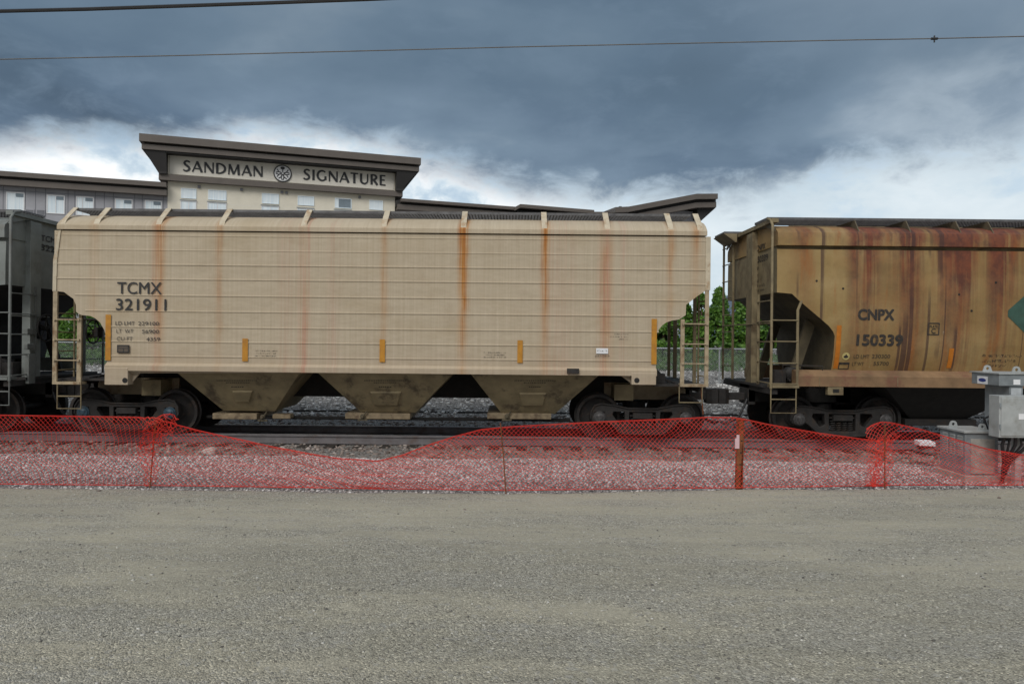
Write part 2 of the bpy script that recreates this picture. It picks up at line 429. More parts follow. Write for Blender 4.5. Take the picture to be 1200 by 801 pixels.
def wood_net():
    m, nt, bs = new_mat('orange_red_netting')
    bs.inputs['Base Color'].default_value = (.78, .045, .030, 1); bs.inputs['Roughness'].default_value = .45
    g = nt.add('ShaderNodeNewGeometry').outputs['Position']
    nt.put(bs.inputs['Base Color'], nt.ramp(nt.noise(g, 3, 3), [(.3, (.90, .045, .035)), (.7, (.95, .11, .07))]))
    tr = nt.add('ShaderNodeBsdfTranslucent'); tr.inputs[0].default_value = (.8, .05, .03, 1)
    ms = nt.add('ShaderNodeMixShader'); ms.inputs[0].default_value = .35
    nt.l.new(bs.outputs[0], ms.inputs[1]); nt.l.new(tr.outputs[0], ms.inputs[2])
    nt.l.new(ms.outputs[0], nt.n['Material Output'].inputs[0])
    return m
M['net'] = wood_net()

def gravel_lot_mat():
    m, nt, bs = new_mat('packed_gravel')
    g = nt.add('ShaderNodeNewGeometry').outputs['Position']
    big = nt.noise(nt.mapv(g, (.16, .9, 1)), 1, 7, .68, .5)      # wheel-worn bands along the lot
    med = nt.noise(nt.mapv(g, (.6, 2.0, 1), (5, 3, 0)), 1, 8, .7, .4)
    scr = nt.noise(nt.mapv(g, (3.5, 17, 1), (2, 9, 0)), 1, 6, .75)
    fine = nt.noise(g, 38, 5, .7)
    vc = nt.voro(g, 85, 'Color'); vs = nt.sep(vc)[0]
    vd = nt.voro(g, 85, 'Distance')
    vc2 = nt.sep(nt.voro(g, 30, 'Color'))[1]
    col = nt.mix(nt.mr(big, .38, .64), (.322, .302, .238), (.402, .372, .286))
    col = nt.mix(nt.mr(med, .42, .62, 0, .65), col, (.345, .330, .282))
    gy = nt.sep(g)[1]
    med = nt.m('ADD', med, nt.mr(gy, 7.2, 4.2, -.03, .13))
    loose = nt.mr(nt.m('ADD', med, nt.m('MULTIPLY', nt.m('SUBTRACT', big, .5), -.5)), .40, .60, .25, 1)
    sp = nt.ramp(vs, [(.0, .42), (.18, .80), (.45, 1.02), (.8, 1.22), (.94, 1.7), (1., 2.1)])
    col = nt.mix(loose, col, sp, 'MULTIPLY')
    col = nt.mix(nt.mr(fine, .40, .70, .0, .40), col, (.20, .188, .15))
    col = nt.mix(nt.m('MULTIPLY', nt.mr(vc2, .9, .96), .35), col, (.42, .41, .38))
    col = nt.mix(nt.mr(scr, .52, .72, 0, .45), col, (.225, .208, .165))
    col = nt.mix(nt.mr(scr, .46, .28, 0, .35), col, (.50, .475, .385))
    nt.put(bs.inputs['Base Color'], col); bs.inputs['Roughness'].default_value = .95
    hh = nt.m('ADD', nt.m('MULTIPLY', nt.m('SUBTRACT', .6, vd), loose), nt.m('ADD', nt.m('MULTIPLY', fine, .7), nt.m('MULTIPLY', scr, .9)))
    bump(nt, bs, hh, .75, .02)
    return m
def gravel_mat(name, c0, c1, sc_, bumpy=.8):
    m, nt, bs = new_mat(name)
    g = nt.add('ShaderNodeNewGeometry').outputs['Position']
    vs = nt.sep(nt.voro(g, sc_, 'Color'))[0]; vd = nt.voro(g, sc_, 'Distance')
    col = nt.mix(vs, c0, c1)
    col = nt.mix(nt.mr(vd, .35, .7, 0, .8), col, tuple(c * .25 for c in c0))
    col = nt.mix(nt.mr(nt.noise(g, .8, 4), .4, .65, 0, .4), col, tuple(c * .6 for c in c0))
    nt.put(bs.inputs['Base Color'], col); bs.inputs['Roughness'].default_value = .95
    bump(nt, bs, nt.m('SUBTRACT', 1, vd), bumpy, .03)
    return m
def stone_mat(name, stops):
    m, nt, bs = new_mat(name)
    ge = nt.add('ShaderNodeNewGeometry')
    col = nt.ramp(ge.outputs['Random Per Island'], stops)
    n = nt.noise(ge.outputs['Position'], 60, 3)
    col = nt.mix(nt.mr(n, .35, .65, 0, .3), col, (.12, .11, .10))
    nt.put(bs.inputs['Base Color'], col); bs.inputs['Roughness'].default_value = .9
    return m
def leaf_mat(name, c0, c1):
    m, nt, bs = new_mat(name)
    ge = nt.add('ShaderNodeNewGeometry')
    nt.put(bs.inputs['Base Color'], nt.mix(ge.outputs['Random Per Island'], c0, c1)); bs.inputs['Roughness'].default_value = .6
    tr = nt.add('ShaderNodeBsdfTranslucent'); nt.put(tr.inputs[0], tuple(c * 1.3 for c in c1))
    ms = nt.add('ShaderNodeMixShader'); ms.inputs[0].default_value = .3
    nt.l.new(bs.outputs[0], ms.inputs[1]); nt.l.new(tr.outputs[0], ms.inputs[2]); nt.l.new(ms.outputs[0], nt.n['Material Output'].inputs[0])
    return m
M['lot'] = gravel_lot_mat()
M['ground'] = gravel_mat('crushed_stone_ground', (.20, .185, .17), (.46, .44, .42), 26)
M['pebble'] = stone_mat('pale_crushed_stone', [(0, (.12, .11, .11)), (.2, (.26, .24, .235)), (.5, (.43, .40, .39)), (.85, (.60, .57, .56)), (1, (.78, .76, .75))])
M['ballast'] = stone_mat('brown_ballast', [(0, (.08, .06, .05)), (.4, (.17, .13, .11)), (.8, (.28, .23, .20)), (1, (.42, .37, .34))])
M['bank'] = stone_mat('grey_rubble', [(0, (.10, .10, .10)), (.3, (.26, .26, .255)), (.65, (.50, .50, .49)), (1, (.80, .80, .79))])
M['grit'] = stone_mat('loose_grit', [(0, (.08, .076, .066)), (.25, (.19, .183, .16)), (.75, (.36, .35, .30)), (1, (.62, .61, .56))])
M['leaf'] = leaf_mat('cedar_foliage', (.022, .075, .010), (.150, .300, .038))
M['ivy'] = leaf_mat('ground_cover_leaves', (.030, .080, .016), (.09, .18, .03))

# ------------------------------------------------------------------ ground
YC = 15.6                       # track centre line
ZR = -0.09                      # rail top
def edge_y(x):                  # where the packed lot meets the loose gravel
    xs = [-60, -6.6, 0, 3.2, 6.5, 60]; ys = [9.12, 9.12, 9.10, 9.50, 9.72, 10.2]
    return float(np.interp(x, xs, ys))
def gz(y):
    return float(np.interp(y, [-400, 9.3, 9.8, 12.4, 13.0, 14.2, 17.0, 18.4, 19.6, 24.2, 28.0, 31, 45, 3000], [-.03, -.03, -.035, -.17, -.23, -.29, -.29, -.27, -.08, .46, 1.18, 1.25, 1.3, 1.3]))
def vnoise(x, y, s=1.0):
    return (math.sin(x * 1.7 * s + 1.3) * math.cos(y * 2.1 * s + .4) + .6 * math.sin(x * 3.9 * s + y * 2.3 * s) + .4 * math.sin(y * 5.3 * s - x * 1.1 * s)) / 2
def grid(xs, ys, zf):
    mb = MB(); nx = len(xs)
    for y in ys:
        for x in xs: mb.v.append(zf(x, y))
    for j in range(len(ys) - 1):
        for i in range(nx - 1): mb.f.append((j * nx + i, j * nx + i + 1, (j + 1) * nx + i + 1, (j + 1) * nx + i))
    return mb
xs = [-2500, -600, -150, -60] + list(np.arange(-24, 24.01, .4)) + [60, 150, 600, 2500]
ys = [-400, -60, 0, 8.0, 9.0] + list(np.arange(9.3, 32.01, .3)) + [45, 100, 400, 3000]
o = grid(xs, ys, lambda x, y: (x, y, gz(y) + (vnoise(x, y, .9) * .02 if 9.9 < y < 31 and abs(x) < 25 else 0))).build('ground', M['ground'], None, 60, fix=False)
tag(o, kind='structure')
lx = [-200, -60, -30] + list(np.arange(-14, 14.01, .14)) + [30, 60, 200]
def lotpt(x, t):
    y1 = edge_y(x) + vnoise(x, 0, 2.2) * .035 + (vnoise(x * 3.1, 2) * .02)
    y = 2.5 + (y1 - 2.5) * t
    return (x, y, (vnoise(x * .35, y * 2.2, 1) * .010 + vnoise(x, y, 2.6) * .005 if t < .999 else -.034))
lv = grid(lx, [0] + list(np.linspace(.0, .985, 52)) + [1.0], lotpt)
for i in range(len(lx)): x, y, z = lv.v[i]; lv.v[i] = (x, -300, 0)
o = lv.build('gravel_lot', M['lot'], None, 60, fix=False); tag(o, kind='structure')

ICO = None
def stones(name, n, xr, yr, smin, smax, mat, zf, label, cat, keep=None, flat=.7, sink=.25):
    global ICO
    if ICO is None:
        bm = bmesh.new(); bmesh.ops.create_icosphere(bm, subdivisions=1, radius=1)
        bm.verts.ensure_lookup_table()
        ICO = (np.array([v.co[:] for v in bm.verts]), np.array([[v.index for v in f.verts] for f in bm.faces])); bm.free()
    bv, bf = ICO
    x = nrng.uniform(*xr, n); y = nrng.uniform(*yr, n)
    if keep is not None:
        k = np.array([keep(a, b) for a, b in zip(x, y)]); x, y = x[k], y[k]; n = len(x)
    s = smin + (smax - smin) * nrng.random(n) ** 2.2
    z = np.array([zf(a, b) for a, b in zip(x, y)])
    v = bv[None] * (1 + nrng.uniform(-.32, .32, (n, len(bv), 1)))
    v = v * (s[:, None, None] * nrng.uniform(.65, 1.25, (n, 1, 3)) * np.array([1, 1, flat]) * .5)
    q = nrng.uniform(0, 6.28, n); c, sn = np.cos(q)[:, None], np.sin(q)[:, None]
    v = np.stack([v[..., 0] * c - v[..., 1] * sn, v[..., 0] * sn + v[..., 1] * c, v[..., 2]], -1)
    v += np.stack([x, y, z + s * (.5 * flat - sink)], -1)[:, None, :]
    f = bf[None] + (np.arange(n) * len(bv))[:, None, None]
    v = v.reshape(-1, 3); f = f.reshape(-1, 3)
    me = bpy.data.meshes.new(name); me.vertices.add(len(v)); me.vertices.foreach_set('co', v.astype(np.float32).ravel())
    me.loops.add(f.size); me.loops.foreach_set('vertex_index', f.astype(np.int32).ravel())
    me.polygons.add(len(f)); me.polygons.foreach_set('loop_start', np.arange(0, f.size, 3, dtype=np.int32)); me.polygons.foreach_set('loop_total', np.full(len(f), 3, np.int32))
    me.update(calc_edges=True); me.materials.append(mat)
    o = bpy.data.objects.new(name, me); COL.objects.link(o)
    return tag(o, label, cat, None, 'stuff')
g2 = lambda x, y: gz(y) + (vnoise(x, y, .9) * .02 if y > 9.9 else 0)
stones('gravel', 74000, (-12, 11.5), (9.1, 13.3), .013, .048, M['pebble'], g2, 'loose pale crushed gravel strip between the lot and the track', 'gravel', lambda x, y: y > edge_y(x) + .02 + abs(vnoise(x * 3, 1)) * .05 and y < 12.75 + vnoise(x, 4, .8) * .28)
stones('track_ballast', 11000, (-12.5, 12.5), (12.5, 19.2), .035, .11, M['ballast'], g2, 'brown ballast stones heaped around the rails and sleepers', 'ballast', lambda x, y: (y > 12.7 + vnoise(x, 4, .8) * .28) and not (14.75 < y < 15.02 or 16.2 < y < 16.5) and (y < 14.75 or y > 16.5 or rnd.random() < .4))
stones('rubble_bank', 16000, (-17, 14), (18.9, 26.5), .04, .15, M['bank'], g2, 'grey rubble on the bank beyond the train', 'rubble', None)
stones('lot_grit', 12000, (-7.5, 7.5), (3.6, 9.3), .005, .024, M['grit'], lambda x, y: vnoise(x * .35, y * 2.2, 1) * .010 + vnoise(x, y, 2.6) * .005, 'loose grit and pebbles scattered over the packed lot', 'grit', lambda x, y: y < edge_y(x) and vnoise(x * .5 + 2, y * 1.4, 1) + rnd.uniform(-.7, .7) > .0, .7, .3)

stones('lot_stones', 2600, (-6, 6), (3.7, 7.4), .010, .032, M['grit'], lambda x, y: vnoise(x * .35, y * 2.2, 1) * .010 + vnoise(x, y, 2.6) * .005, 'coarser loose stones in the near part of the packed lot', 'stones', lambda x, y: rnd.random() < (7.6 - y) / 3.6, .7, .3)
stones('lot_edge_stones', 200, (-9, 9.5), (7.6, 9.4), .015, .055, M['ballast'], lambda x, y: 0, 'a few dark stones strewn over the far part of the lot', 'stones', lambda x, y: y < edge_y(x) - .05 and rnd.random() < (.6 if x < -4.5 else .07), .6, .25)

# hill far away
mb = MB(); ridge = []
for k in range(61):
    px = 300 + k * 30
    h = np.interp(px, [300, 800, 818, 850, 905, 1000, 1200, 1500, 2100], [394, 391, 375, 337, 349, 345, 330, 352, 390]) + rnd.uniform(-1.5, 1.5)
    p = at(px, h, 2600); ridge.append(p)
for k, p in enumerate(ridge): mb.v += [(p.x * .95, p.y * .62, 0), (p.x, p.y, p.z), (p.x * 1.1, p.y * 1.2, 0)]
for k in range(60):
    a = k * 3; mb.f += [(a, a + 3, a + 4, a + 1), (a + 1, a + 4, a + 5, a + 2)]
tag(mb.build('hill', plain('distant_forest', (.10, .135, .175), .95, 0, .15, .02, 0), None, 60), kind='structure')

# ------------------------------------------------------------------ track
def rail(y, z, x0, x1, label, head=True):
    prof = [(-.07, -.18), (.07, -.18), (.07, -.168), (.012, -.145), (.010, -.05), (.036, -.038), (.036, -.004), (.028, 0), (-.028, 0), (-.036, -.004), (-.036, -.038), (-.010, -.05), (-.012, -.145), (-.07, -.168)]
    mb = MB().extx([(y + a, z + b) for a, b in prof], x0, x1)
    r = mb.build('rail', M['rail']); tag(r, label, 'rail', 'steel rails')
    r.data.transform(Matrix.Translation((-x0, -y, -(z - .18)))); r.location = (x0, y, z - .18)
    if head:
        MB().box(x0 + .01, x1 - .01, y - .026, y + .026, z + .001, z + .004).build('running_surface', M['railtop'], r)
    return r
rail(YC - .7535, ZR, -30, 30, 'near steel rail of the track under the hopper cars')
rail(YC + .7535, ZR, -30, 30, 'far steel rail of the track, in shade under the hopper cars')
rail(19.5, -.066, -28, 26, 'dark rail-shaped strip at the foot of the rubble bank', False).data.materials[0] = M['dark']  # rail profile put in to draw the dark band at the bank's foot
tie = MB().box(-.11, .11, -1.3, 1.3, -.16, 0).build('railway_sleeper', M['tie'], None, None, .012)
tag(tie, 'dark timber sleeper bedded in ballast under the rails', 'sleeper', 'railway sleepers under the train')
tx = [(-12.1 + .56 * k) for k in range(44)]
for k, x in enumerate(tx):
    t = tie if k == 0 else tie.copy()
    if k: COL.objects.link(t)
    t.location = (x + rnd.uniform(-.03, .03), YC + rnd.uniform(-.05, .05), ZR - .183); t.rotation_euler = (0, 0, rnd.uniform(-.015, .015))

# ------------------------------------------------------------------ rolling stock helpers
def add_truck(car, cx, capmat, name='truck'):
    """two-axle freight truck, near and far side frames; the axle height is wheel radius above the rail"""
    az = ZR + .457
    half = [(0, .20), (.30, .20), (.60, .265), (.86, .29), (.99, .25), (1.06, .14), (1.07, -.02), (1.03, -.09), (.985, -.09), (.985, .11), (.785, .11), (.785, -.06), (.71, -.10), (.44, -.34), (0, -.35)]
    out = half + [(-a, b) for a, b in half[::-1]][1:-1]
    tri = [(.37, .125), (.60, .125), (.625, .06), (.46, -.155), (.36, -.10)]
    holes = [tri, [(-a, b) for a, b in tri][::-1], [(-.275, .115), (-.275, -.235), (.275, -.235), (.275, .115)]]
    mb = MB()
    for y0, y1 in ((YC - 1.06, YC - .93), (YC + .93, YC + 1.06)):
        mb.prism(out, holes, lambda a, b, d: (cx + a, d, az + b), y0, y1)
    # raised flange round the near frame
    for y in (YC - 1.075, YC + 1.075):
        for pl in (half[0:7], [(-a, b) for a, b in half[0:7]], half[11:], [(-a, b) for a, b in half[11:]]):
            mb.tube([(cx + a, y, az + b - (.012 if pl[0][1] > 0 else -.012)) for a, b in pl], .018, 5)
    mb.box(cx - .20, cx + .20, YC - 1.10, YC + 1.10, az - .02, az + .10)          # bolster
    mb.box(cx - .26, cx + .26, YC - 1.04, YC - .95, az + .02, az + .05)
    mb.lathe((cx, YC, az + .10), [(.25, 0), (.25, .16)], 'z', 20)
    tr = mb.build(name, M['frame'], car, None, .010)
    for sx in (-.89, .89):
        w = MB()
        for sy in (-1, 1):
            c = (cx + sx, YC + sy * .69, az)
            w.lathe(c, [(.12, .09), (.16, .085), (.19, .05), (.33, .035), (.385, .06), (.395, .125), (.457, .125), (.459, .01), (.487, -.005), (.487, -.03), (.40, -.035), (.19, -.02), (.12, -.04)], 'y', 40, sy)
        w.tube([(cx + sx, YC - .7, az), (cx + sx, YC + .7, az)], .085, 14)
        wo = w.build('wheelset', M['wheel'], tr, 35)
        for sy in (-1, 1):
            b = MB().lathe((cx + sx, YC + sy * .95, az), [(.085, 0), (.125, .02), (.13, .13), (.105, .15), (.10, .165), (.05, .17), (.04, .18)], 'y', 18, sy)
            for k in range(3):
                q = k * 2.09 + .5; b.lathe((cx + sx + .06 * math.cos(q), YC + sy * 1.115, az + .06 * math.sin(q)), [(.018, 0), (.018, .022)], 'y', 6, sy)
            b.build('bearing_cap', capmat, tr, 40)
    for sy in (-1, 1):
        for dx in (-.18, -.06, .06, .18):
            pts = []
            for k in range(49):
                q = k / 48 * 5 * 2 * math.pi
                pts.append((cx + dx + .052 * math.cos(q), YC + sy * 1.0 + .052 * math.sin(q), az - .235 + .22 * k / 48))
            MB().tube(pts, .013, 5).build('coil_spring', M['frame'], tr, 40)
    b = MB()
    for sx in (-.37, .37): b.box(cx + sx - .04, cx + sx + .04, YC - .85, YC + .85, az - .16, az - .04)
    for sx in (-.40, .40):
        for sy in (-.74, .74): b.box(cx + sx - .035, cx + sx + .035, YC + sy - .07, YC + sy + .07, az - .22, az + .05)
    b.build('brake_beam', M['dark'], tr)
    return tr

def ladder(car, p0, p1, z0, z1a, z1b, rungs, mat, r=.032, flat=True, name='ladder'):
    """stiles at p0 and p1 (x,y), tops z1a/z1b"""
    mb = MB()
    for (x, y), z1 in ((p0, z1a), (p1, z1b)):
        mb.box(x - r, x + r, y - .012, y + .03, z0, z1)
    for z in rungs:
        d = .03
        mb.tube([(p0[0], p0[1] - d, z), (p1[0], p1[1] - d, z)], .013, 6)
        for x, y in (p0, p1): mb.box(x - .02, x + .02, y - .045, y - .012, z - .02, z + .02)
    return mb.build(name, mat, car)

def stirrup(car, x0, x1, y, ztop, zs, mat):
    mb = MB().tube([(x0, y, ztop), (x0, y, zs[-1]), (x1, y, zs[-1]), (x1, y, ztop)], .014, 6)
    for z in zs[:-1]: mb.tube([(x0, y, z), (x1, y, z)], .014, 6)
    return mb.build('stirrup_step', mat, car)

def coupler(car, xe, s, length):
    z = ZR + .85
    mb = MB().box(*sorted((xe - s * .5, xe + s * (length - .22))), YC - .075, YC + .075, z - .09, z + .07)
    a = xe + s * (length - .25)
    q = [(0, -.11), (.10, -.19), (.24, -.20), (.27, -.10), (.16, -.06), (.17, .05), (.25, .10), (.30, .22), (.18, .20), (.0, .12)]
    mb.prism([(a + s * p, YC + k) for p, k in q], [], lambda m_, n_, d: (m_, n_, d), z - .17, z + .15)
    mb.box(*sorted((xe - s * .15, xe + s * .02)), YC - .30, YC + .30, z - .17, z + .19)
    c = mb.build('coupler', M['frame'], car, None, .012)
    h = MB().tube([(xe + s * .05, YC - .33, z - .05), (xe + s * .12, YC - .36, z - .20), (xe + s * .24, YC - .33, z - .46), (xe + s * (length - .12), YC - .28, z - .58), (xe + s * (length - .02), YC - .24, z - .55)], .027, 8)
    h.build('air_hose', M['cable'], car, 50)
    return c

def grating(car, x0, x1, y0, y1, z):
    mb = MB()
    for k in range(9):
        y = y0 + (y1 - y0) * k / 8; mb.box(x0, x1, y - .004, y + .004, z - .032, z)
    n = int((x1 - x0) / .065)
    for k in range(n + 1):
        x = x0 + (x1 - x0) * k / n; mb.box(x - .006, x + .006, y0 + .005, y1 - .005, z - .028, z - .003)
    mb.box(x0, x1, y0 - .012, y0 - .0045, z - .045, z + .006); mb.box(x0, x1, y1 + .0045, y1 + .012, z - .045, z + .006)
    return mb.build('running_board', M['grating'], car)

def loft(stations, prof, n=14, ztop=None):
    """body shell: stations (X, zbottom); prof(z) -> half width"""
    mb = MB(); m = 2 * (n + 1)
    for X, zb in stations:
        zs_ = [zb + (ztop - zb) * k / n for k in range(n + 1)]
        mb.v += [(X, YC - prof(z), z) for z in zs_] + [(X, YC + prof(z), z) for z in zs_[::-1]]
    for i in range(len(stations) - 1):
        for k in range(m):
            a, b = i * m + k, i * m + (k + 1) % m; mb.f.append((a, b, b + m, a + m))
    mb.f.append(tuple(range(m))); e = (len(stations) - 1) * m; mb.f.append(tuple(range(e, e + m))[::-1])
    return mb

def bay(car, x0, x1, xb0, xb1, zt, zb, mat, hatch=None, yin=.75, ytop=1.5):
    t = [(x0, YC - ytop, zt), (x1, YC - ytop, zt), (x1, YC + ytop, zt), (x0, YC + ytop, zt)]
    b = [(xb0, YC - yin, zb), (xb1, YC - yin, zb), (xb1, YC + yin, zb), (xb0, YC + yin, zb)]
    mb = MB().hexa(b, t)
    o = mb.build('hopper_bay', mat, car)
    p = Vector(b[0]); nrm = (Vector(b[1]) - p).cross(Vector(t[0]) - p).normalized()
    if nrm.y > 0: nrm = -nrm
    if hatch:
        q = [on_plane(a, c, p, nrm) for a, c in hatch]
        h = MB(); n4 = len(q)
        cen = sum(q, Vector()) / n4
        v = [w + nrm * .002 for w in q] + [cen + (w - cen) * .9 + nrm * .035 for w in q]
        h.raw(v, [tuple(range(n4))[::-1], tuple(range(n4, 2 * n4))] + [(k, (k + 1) % n4, (k + 1) % n4 + n4, k + n4) for k in range(n4)])
        h.build('hopper_plate', mat, o, None, .008)
    return o, p, nrm

def dashes(mb, lines, to3, h):
    """rows of stencil too small to read: tiny separate marks the size of letters"""
    for a0, a1, b in lines:
        a = a0
        while a < a1:
            w = rnd.uniform(.6, 1.1) * h * .62
            if rnd.random() < .84:
                if rnd.random() < .5: mb.face([to3(a, b), to3(a + w * .35, b), to3(a + w * .35, b + h), to3(a, b + h)])
                k = rnd.choice([0, .35, .7])
                mb.face([to3(a + w * .36, b + h * k), to3(a + w * .8, b + h * k), to3(a + w * .8, b + h * (k + .3)), to3(a + w * .36, b + h * (k + .3))])
            a += w

# ------------------------------------------------------------------ tan hopper car
def tan_car():
    XL, XR = X_(62.5, 380), X_(831, 380)
    car = empty('hopper_car', ((XL + XR) / 2, YC, ZR), 'long tan covered hopper car with TCMX 321911 lettered on its ribbed side', 'train car', 'covered hopper cars on the track')
    HW = 1.6; y0 = YC - HW
    pl = [(68, 268, 341), ]
    left = [(66, 341), (75, 342), (86, 350), (89, 357), (89.2, 365), (92, 367.5), (96, 369), (106, 370), (112, 373), (117.5, 378), (122, 386), (124.4, 394), (125, 402), (125.3, 437)]
    right = [(768.6, 437), (768.8, 402), (769.5, 392), (772, 386), (776, 381), (781, 377.5), (787, 375.5), (796, 374), (803.5, 369), (804, 357), (817, 347), (829, 339)]
    st = [(X_(63.5, 330), Z_(64, 334))]
    for p in left: st.append((X_(*p), Z_(*p)))
    for p in right: st.append((X_(*p), Z_(*p)))
    st.append((X_(831, 336), Z_(830, 336)))
    st = [(x + i * 1e-4, z) for i, (x, z) in enumerate(st)]
    body = loft(st, lambda z: HW, 4, ZEAVE - .02).build('body', M['tan'], car)
    # sheet laps: half-round beads that follow the side
    for yc in (281, 298, 315, 332, 351, 369.5, 388, 405.3, 422.3):
        z = zc(yc)
        if yc < 340: a, b = XL + .03, XR - .02
        elif yc < 360: a, b = X_(88, 355), X_(806, 355)
        elif yc < 372: a, b = X_(100, 370), X_(797, 372)
        elif yc < 390: a, b = X_(124, 388), X_(772, 388)
        else: a, b = X_(126, 405), X_(768, 405)
        big = yc > 310
        d = .011 if big else .006
        prof = [(y0 + .003, z + .034), (y0 - d, z + .022), (y0 - d, z + .004), (y0 + .003, z)]
        MB().extx(prof, a, b).build('sheet_lap', M['tan'], body)
    # roof
    h = [(y0 - .035, ZEAVE), (y0 - .035, ZEAVE + .085), (y0 - .01, ZEAVE + .115), (y0 + .07, ZEAVE + .19), (y0 + .22, ZEAVE + .275), (y0 + .5, ZEAVE + .36), (YC - .5, ZEAVE + .45), (YC, ZEAVE + .47)]
    prof = h + [(2 * YC - a, b) for a, b in h[:-1][::-1]]
    roof = MB().extx(prof, X_(68, 262), X_(828.5, 268)).build('roof', M['tan'], car, 28)
    hb = MB()
    hb.box(XL + .8, XR - .8, YC - .32, YC + .32, ZEAVE + .44, ZEAVE + .54)
    for k in range(12): hb.box(XL + 1.0 + k * .96, XL + 1.06 + k * .96, YC - .36, YC + .36, ZEAVE + .5, ZEAVE + .57)
    hb.build('loading_hatch', M['tan_plain'], roof)
    rbz = 2 + (HOR - 249.2) * 14.42 / F
    grating(car, XL + .12, XR - .28, y0 + .43, y0 + 1.12, rbz)
    grating(car, XL + .12, XR - .28, YC + .48, YC + 1.17, rbz)
    eg = MB()
    for xx in (XL + .02, XR - .2):
        for k in range(7): eg.box(xx + k * .03, xx + k * .03 + .008, y0 + 1.14, YC + .46, rbz - .03, rbz)
    eg.build('end_running_board', M['grating'], car)
    for px in (75, 115, 187.5, 261, 357, 450.5, 543.5, 638, 711.5, 785.5, 820):
        xb = X_(px, 264, y0 + .05)
        for s in (-1, 1):
            yy = lambda d: (YC + s * (HW - d))
            b = MB()
            xa, xc = xb - .055, xb + .055
            if px == 75: xa, xc = xb - .03 , xb + .06
            # a bent flat bar: foot on the roof, rise, toe under the running board
            pts = [(yy(-.025), ZEAVE + .09), (yy(.05), ZEAVE + .215), (yy(.40), rbz + .015), (yy(.44), rbz + .015)]
            th = .022
            v = []
            for (a, c) in pts: v += [(xa, a, c), (xc, a, c), (xc, a, c - th), (xa, a, c - th)]
            f = [(0, 1, 2, 3), (12, 15, 14, 13)]
            for k in range(3):
                for q in range(4): f.append((k * 4 + q, k * 4 + (q + 1) % 4, k * 4 + 4 + (q + 1) % 4, k * 4 + 4 + q))
            b.raw(v, f)
            b.build('roof_bracket', M['tan_pale'], car)
    # corner gussets and posts (outer skin at both ends)
    g = MB()
    g.prism([(X_(69.5, 270), ZEAVE - .02), (X_(63, 305), Z_(63, 305)), (X_(62.3, 341), Z_(62.3, 341)), (X_(66.5, 341), Z_(66.5, 341)), (X_(67.5, 305), Z_(67, 305)), (X_(72, 270), ZEAVE - .02)], [], lambda a, b, d: (a, d, b), y0 - .02, y0 - .004)
    g.build('corner_gusset', M['tan_pale'], car)
    MB().box(X_(825, 300) + .03, XR + .012, y0 - .022, y0 - .004, Z_(829, 340), ZEAVE - .02).build('corner_gusset', M['tan_pale'], car)
    # side sill, bolster ends
    zs0, zs1 = zc(438.5), zc(429.6)
    sp = [(y0 + .06, zs1 + .004), (y0 - .004, zs1 + .004), (y0 - .075, zs1 - .05), (y0 - .075, zs0), (y0 + .06, zs0)]
    sill = MB().extx(sp, X_(125, 430), X_(769, 436)).build('side_sill', M['tan'], car)
    MB().extx([(2 * YC - a, b) for a, b in sp], X_(125, 430), X_(769, 436)).build('side_sill', M['tan_plain'], car)
    for a, b, hx in ((125.3, 152.5, 146), (739.5, 768, 746.5)):
        xa, xb = X_(a, 444), X_(b, 444); z0 = Z_((a + b) / 2, 450.5)
        for s in (1, -1):
            m = MB()
            ya, yb = sorted((YC + s * (HW + .085), YC + s * (HW - .14)))
            m.box(xa, xb, ya, yb, z0, zs0 + (.06 if s < 0 else 0))
            inn = xb if a < 300 else xa; sg = 1 if a < 300 else -1
            m.prism([(inn, zs0 - .003), (inn + sg * .2, zs0 - .003), (inn, z0 + .03)], [], lambda p, q, d: (p, d, q), *sorted((YC + s * (HW - .06), YC + s * (HW - .1))))
            bo = m.build('bolster_end', M['tan'], car, None, .012)
        MB().lathe((X_(hx, 444, 13.9), y0 - .086, Z_(hx, 445.5, 13.9)), [(.052, 0), (.052, .0035)], 'y', 18, -1).build('jacking_hole', M['dark'], bo)
    MB().box(X_(664, 434), X_(678, 434), y0 - .115, y0 - .076, Z_(670, 437), Z_(670, 431.3)).build('route_board', M['frame'], sill)
    # hoppers
    zb = 2 - (484 - HOR) * 14.9 / F
    specs = [((204, 352), (262, 322), (275, 300)), ((371, 531), (423, 487), None), ((551, 703), (588, 650), None)]
    hat = {0: [(272, 457), (297, 457), (293, 470), (276, 470)], 1: [(433, 458), (471, 458), (467, 474), (438, 474)], 2: [(608, 459.5), (641, 459.5), (637, 474.5), (611, 474.5)]}
    for i, (t, b, _) in enumerate(specs):
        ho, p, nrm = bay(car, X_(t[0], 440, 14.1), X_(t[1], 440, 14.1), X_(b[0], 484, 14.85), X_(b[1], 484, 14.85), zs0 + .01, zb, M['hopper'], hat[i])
        cx = (t[0] + t[1]) / 2
        mk = MB(); 
        for yy, w in ((445.5, 48), (448, 26), (453, 14)):
            a = cx - w / 2
            while a < cx + w / 2:
                w2 = rnd.uniform(1.0, 2.2)
                mk.face([on_plane(a, yy + .5, p, nrm) + nrm * .003, on_plane(a + w2, yy + .5, p, nrm) + nrm * .003, on_plane(a + w2, yy - .4, p, nrm) + nrm * .003, on_plane(a, yy - .4, p, nrm) + nrm * .003]); a += w2 + .8
        mk.build('stencil_lines', M['letter'], ho, fix=False)
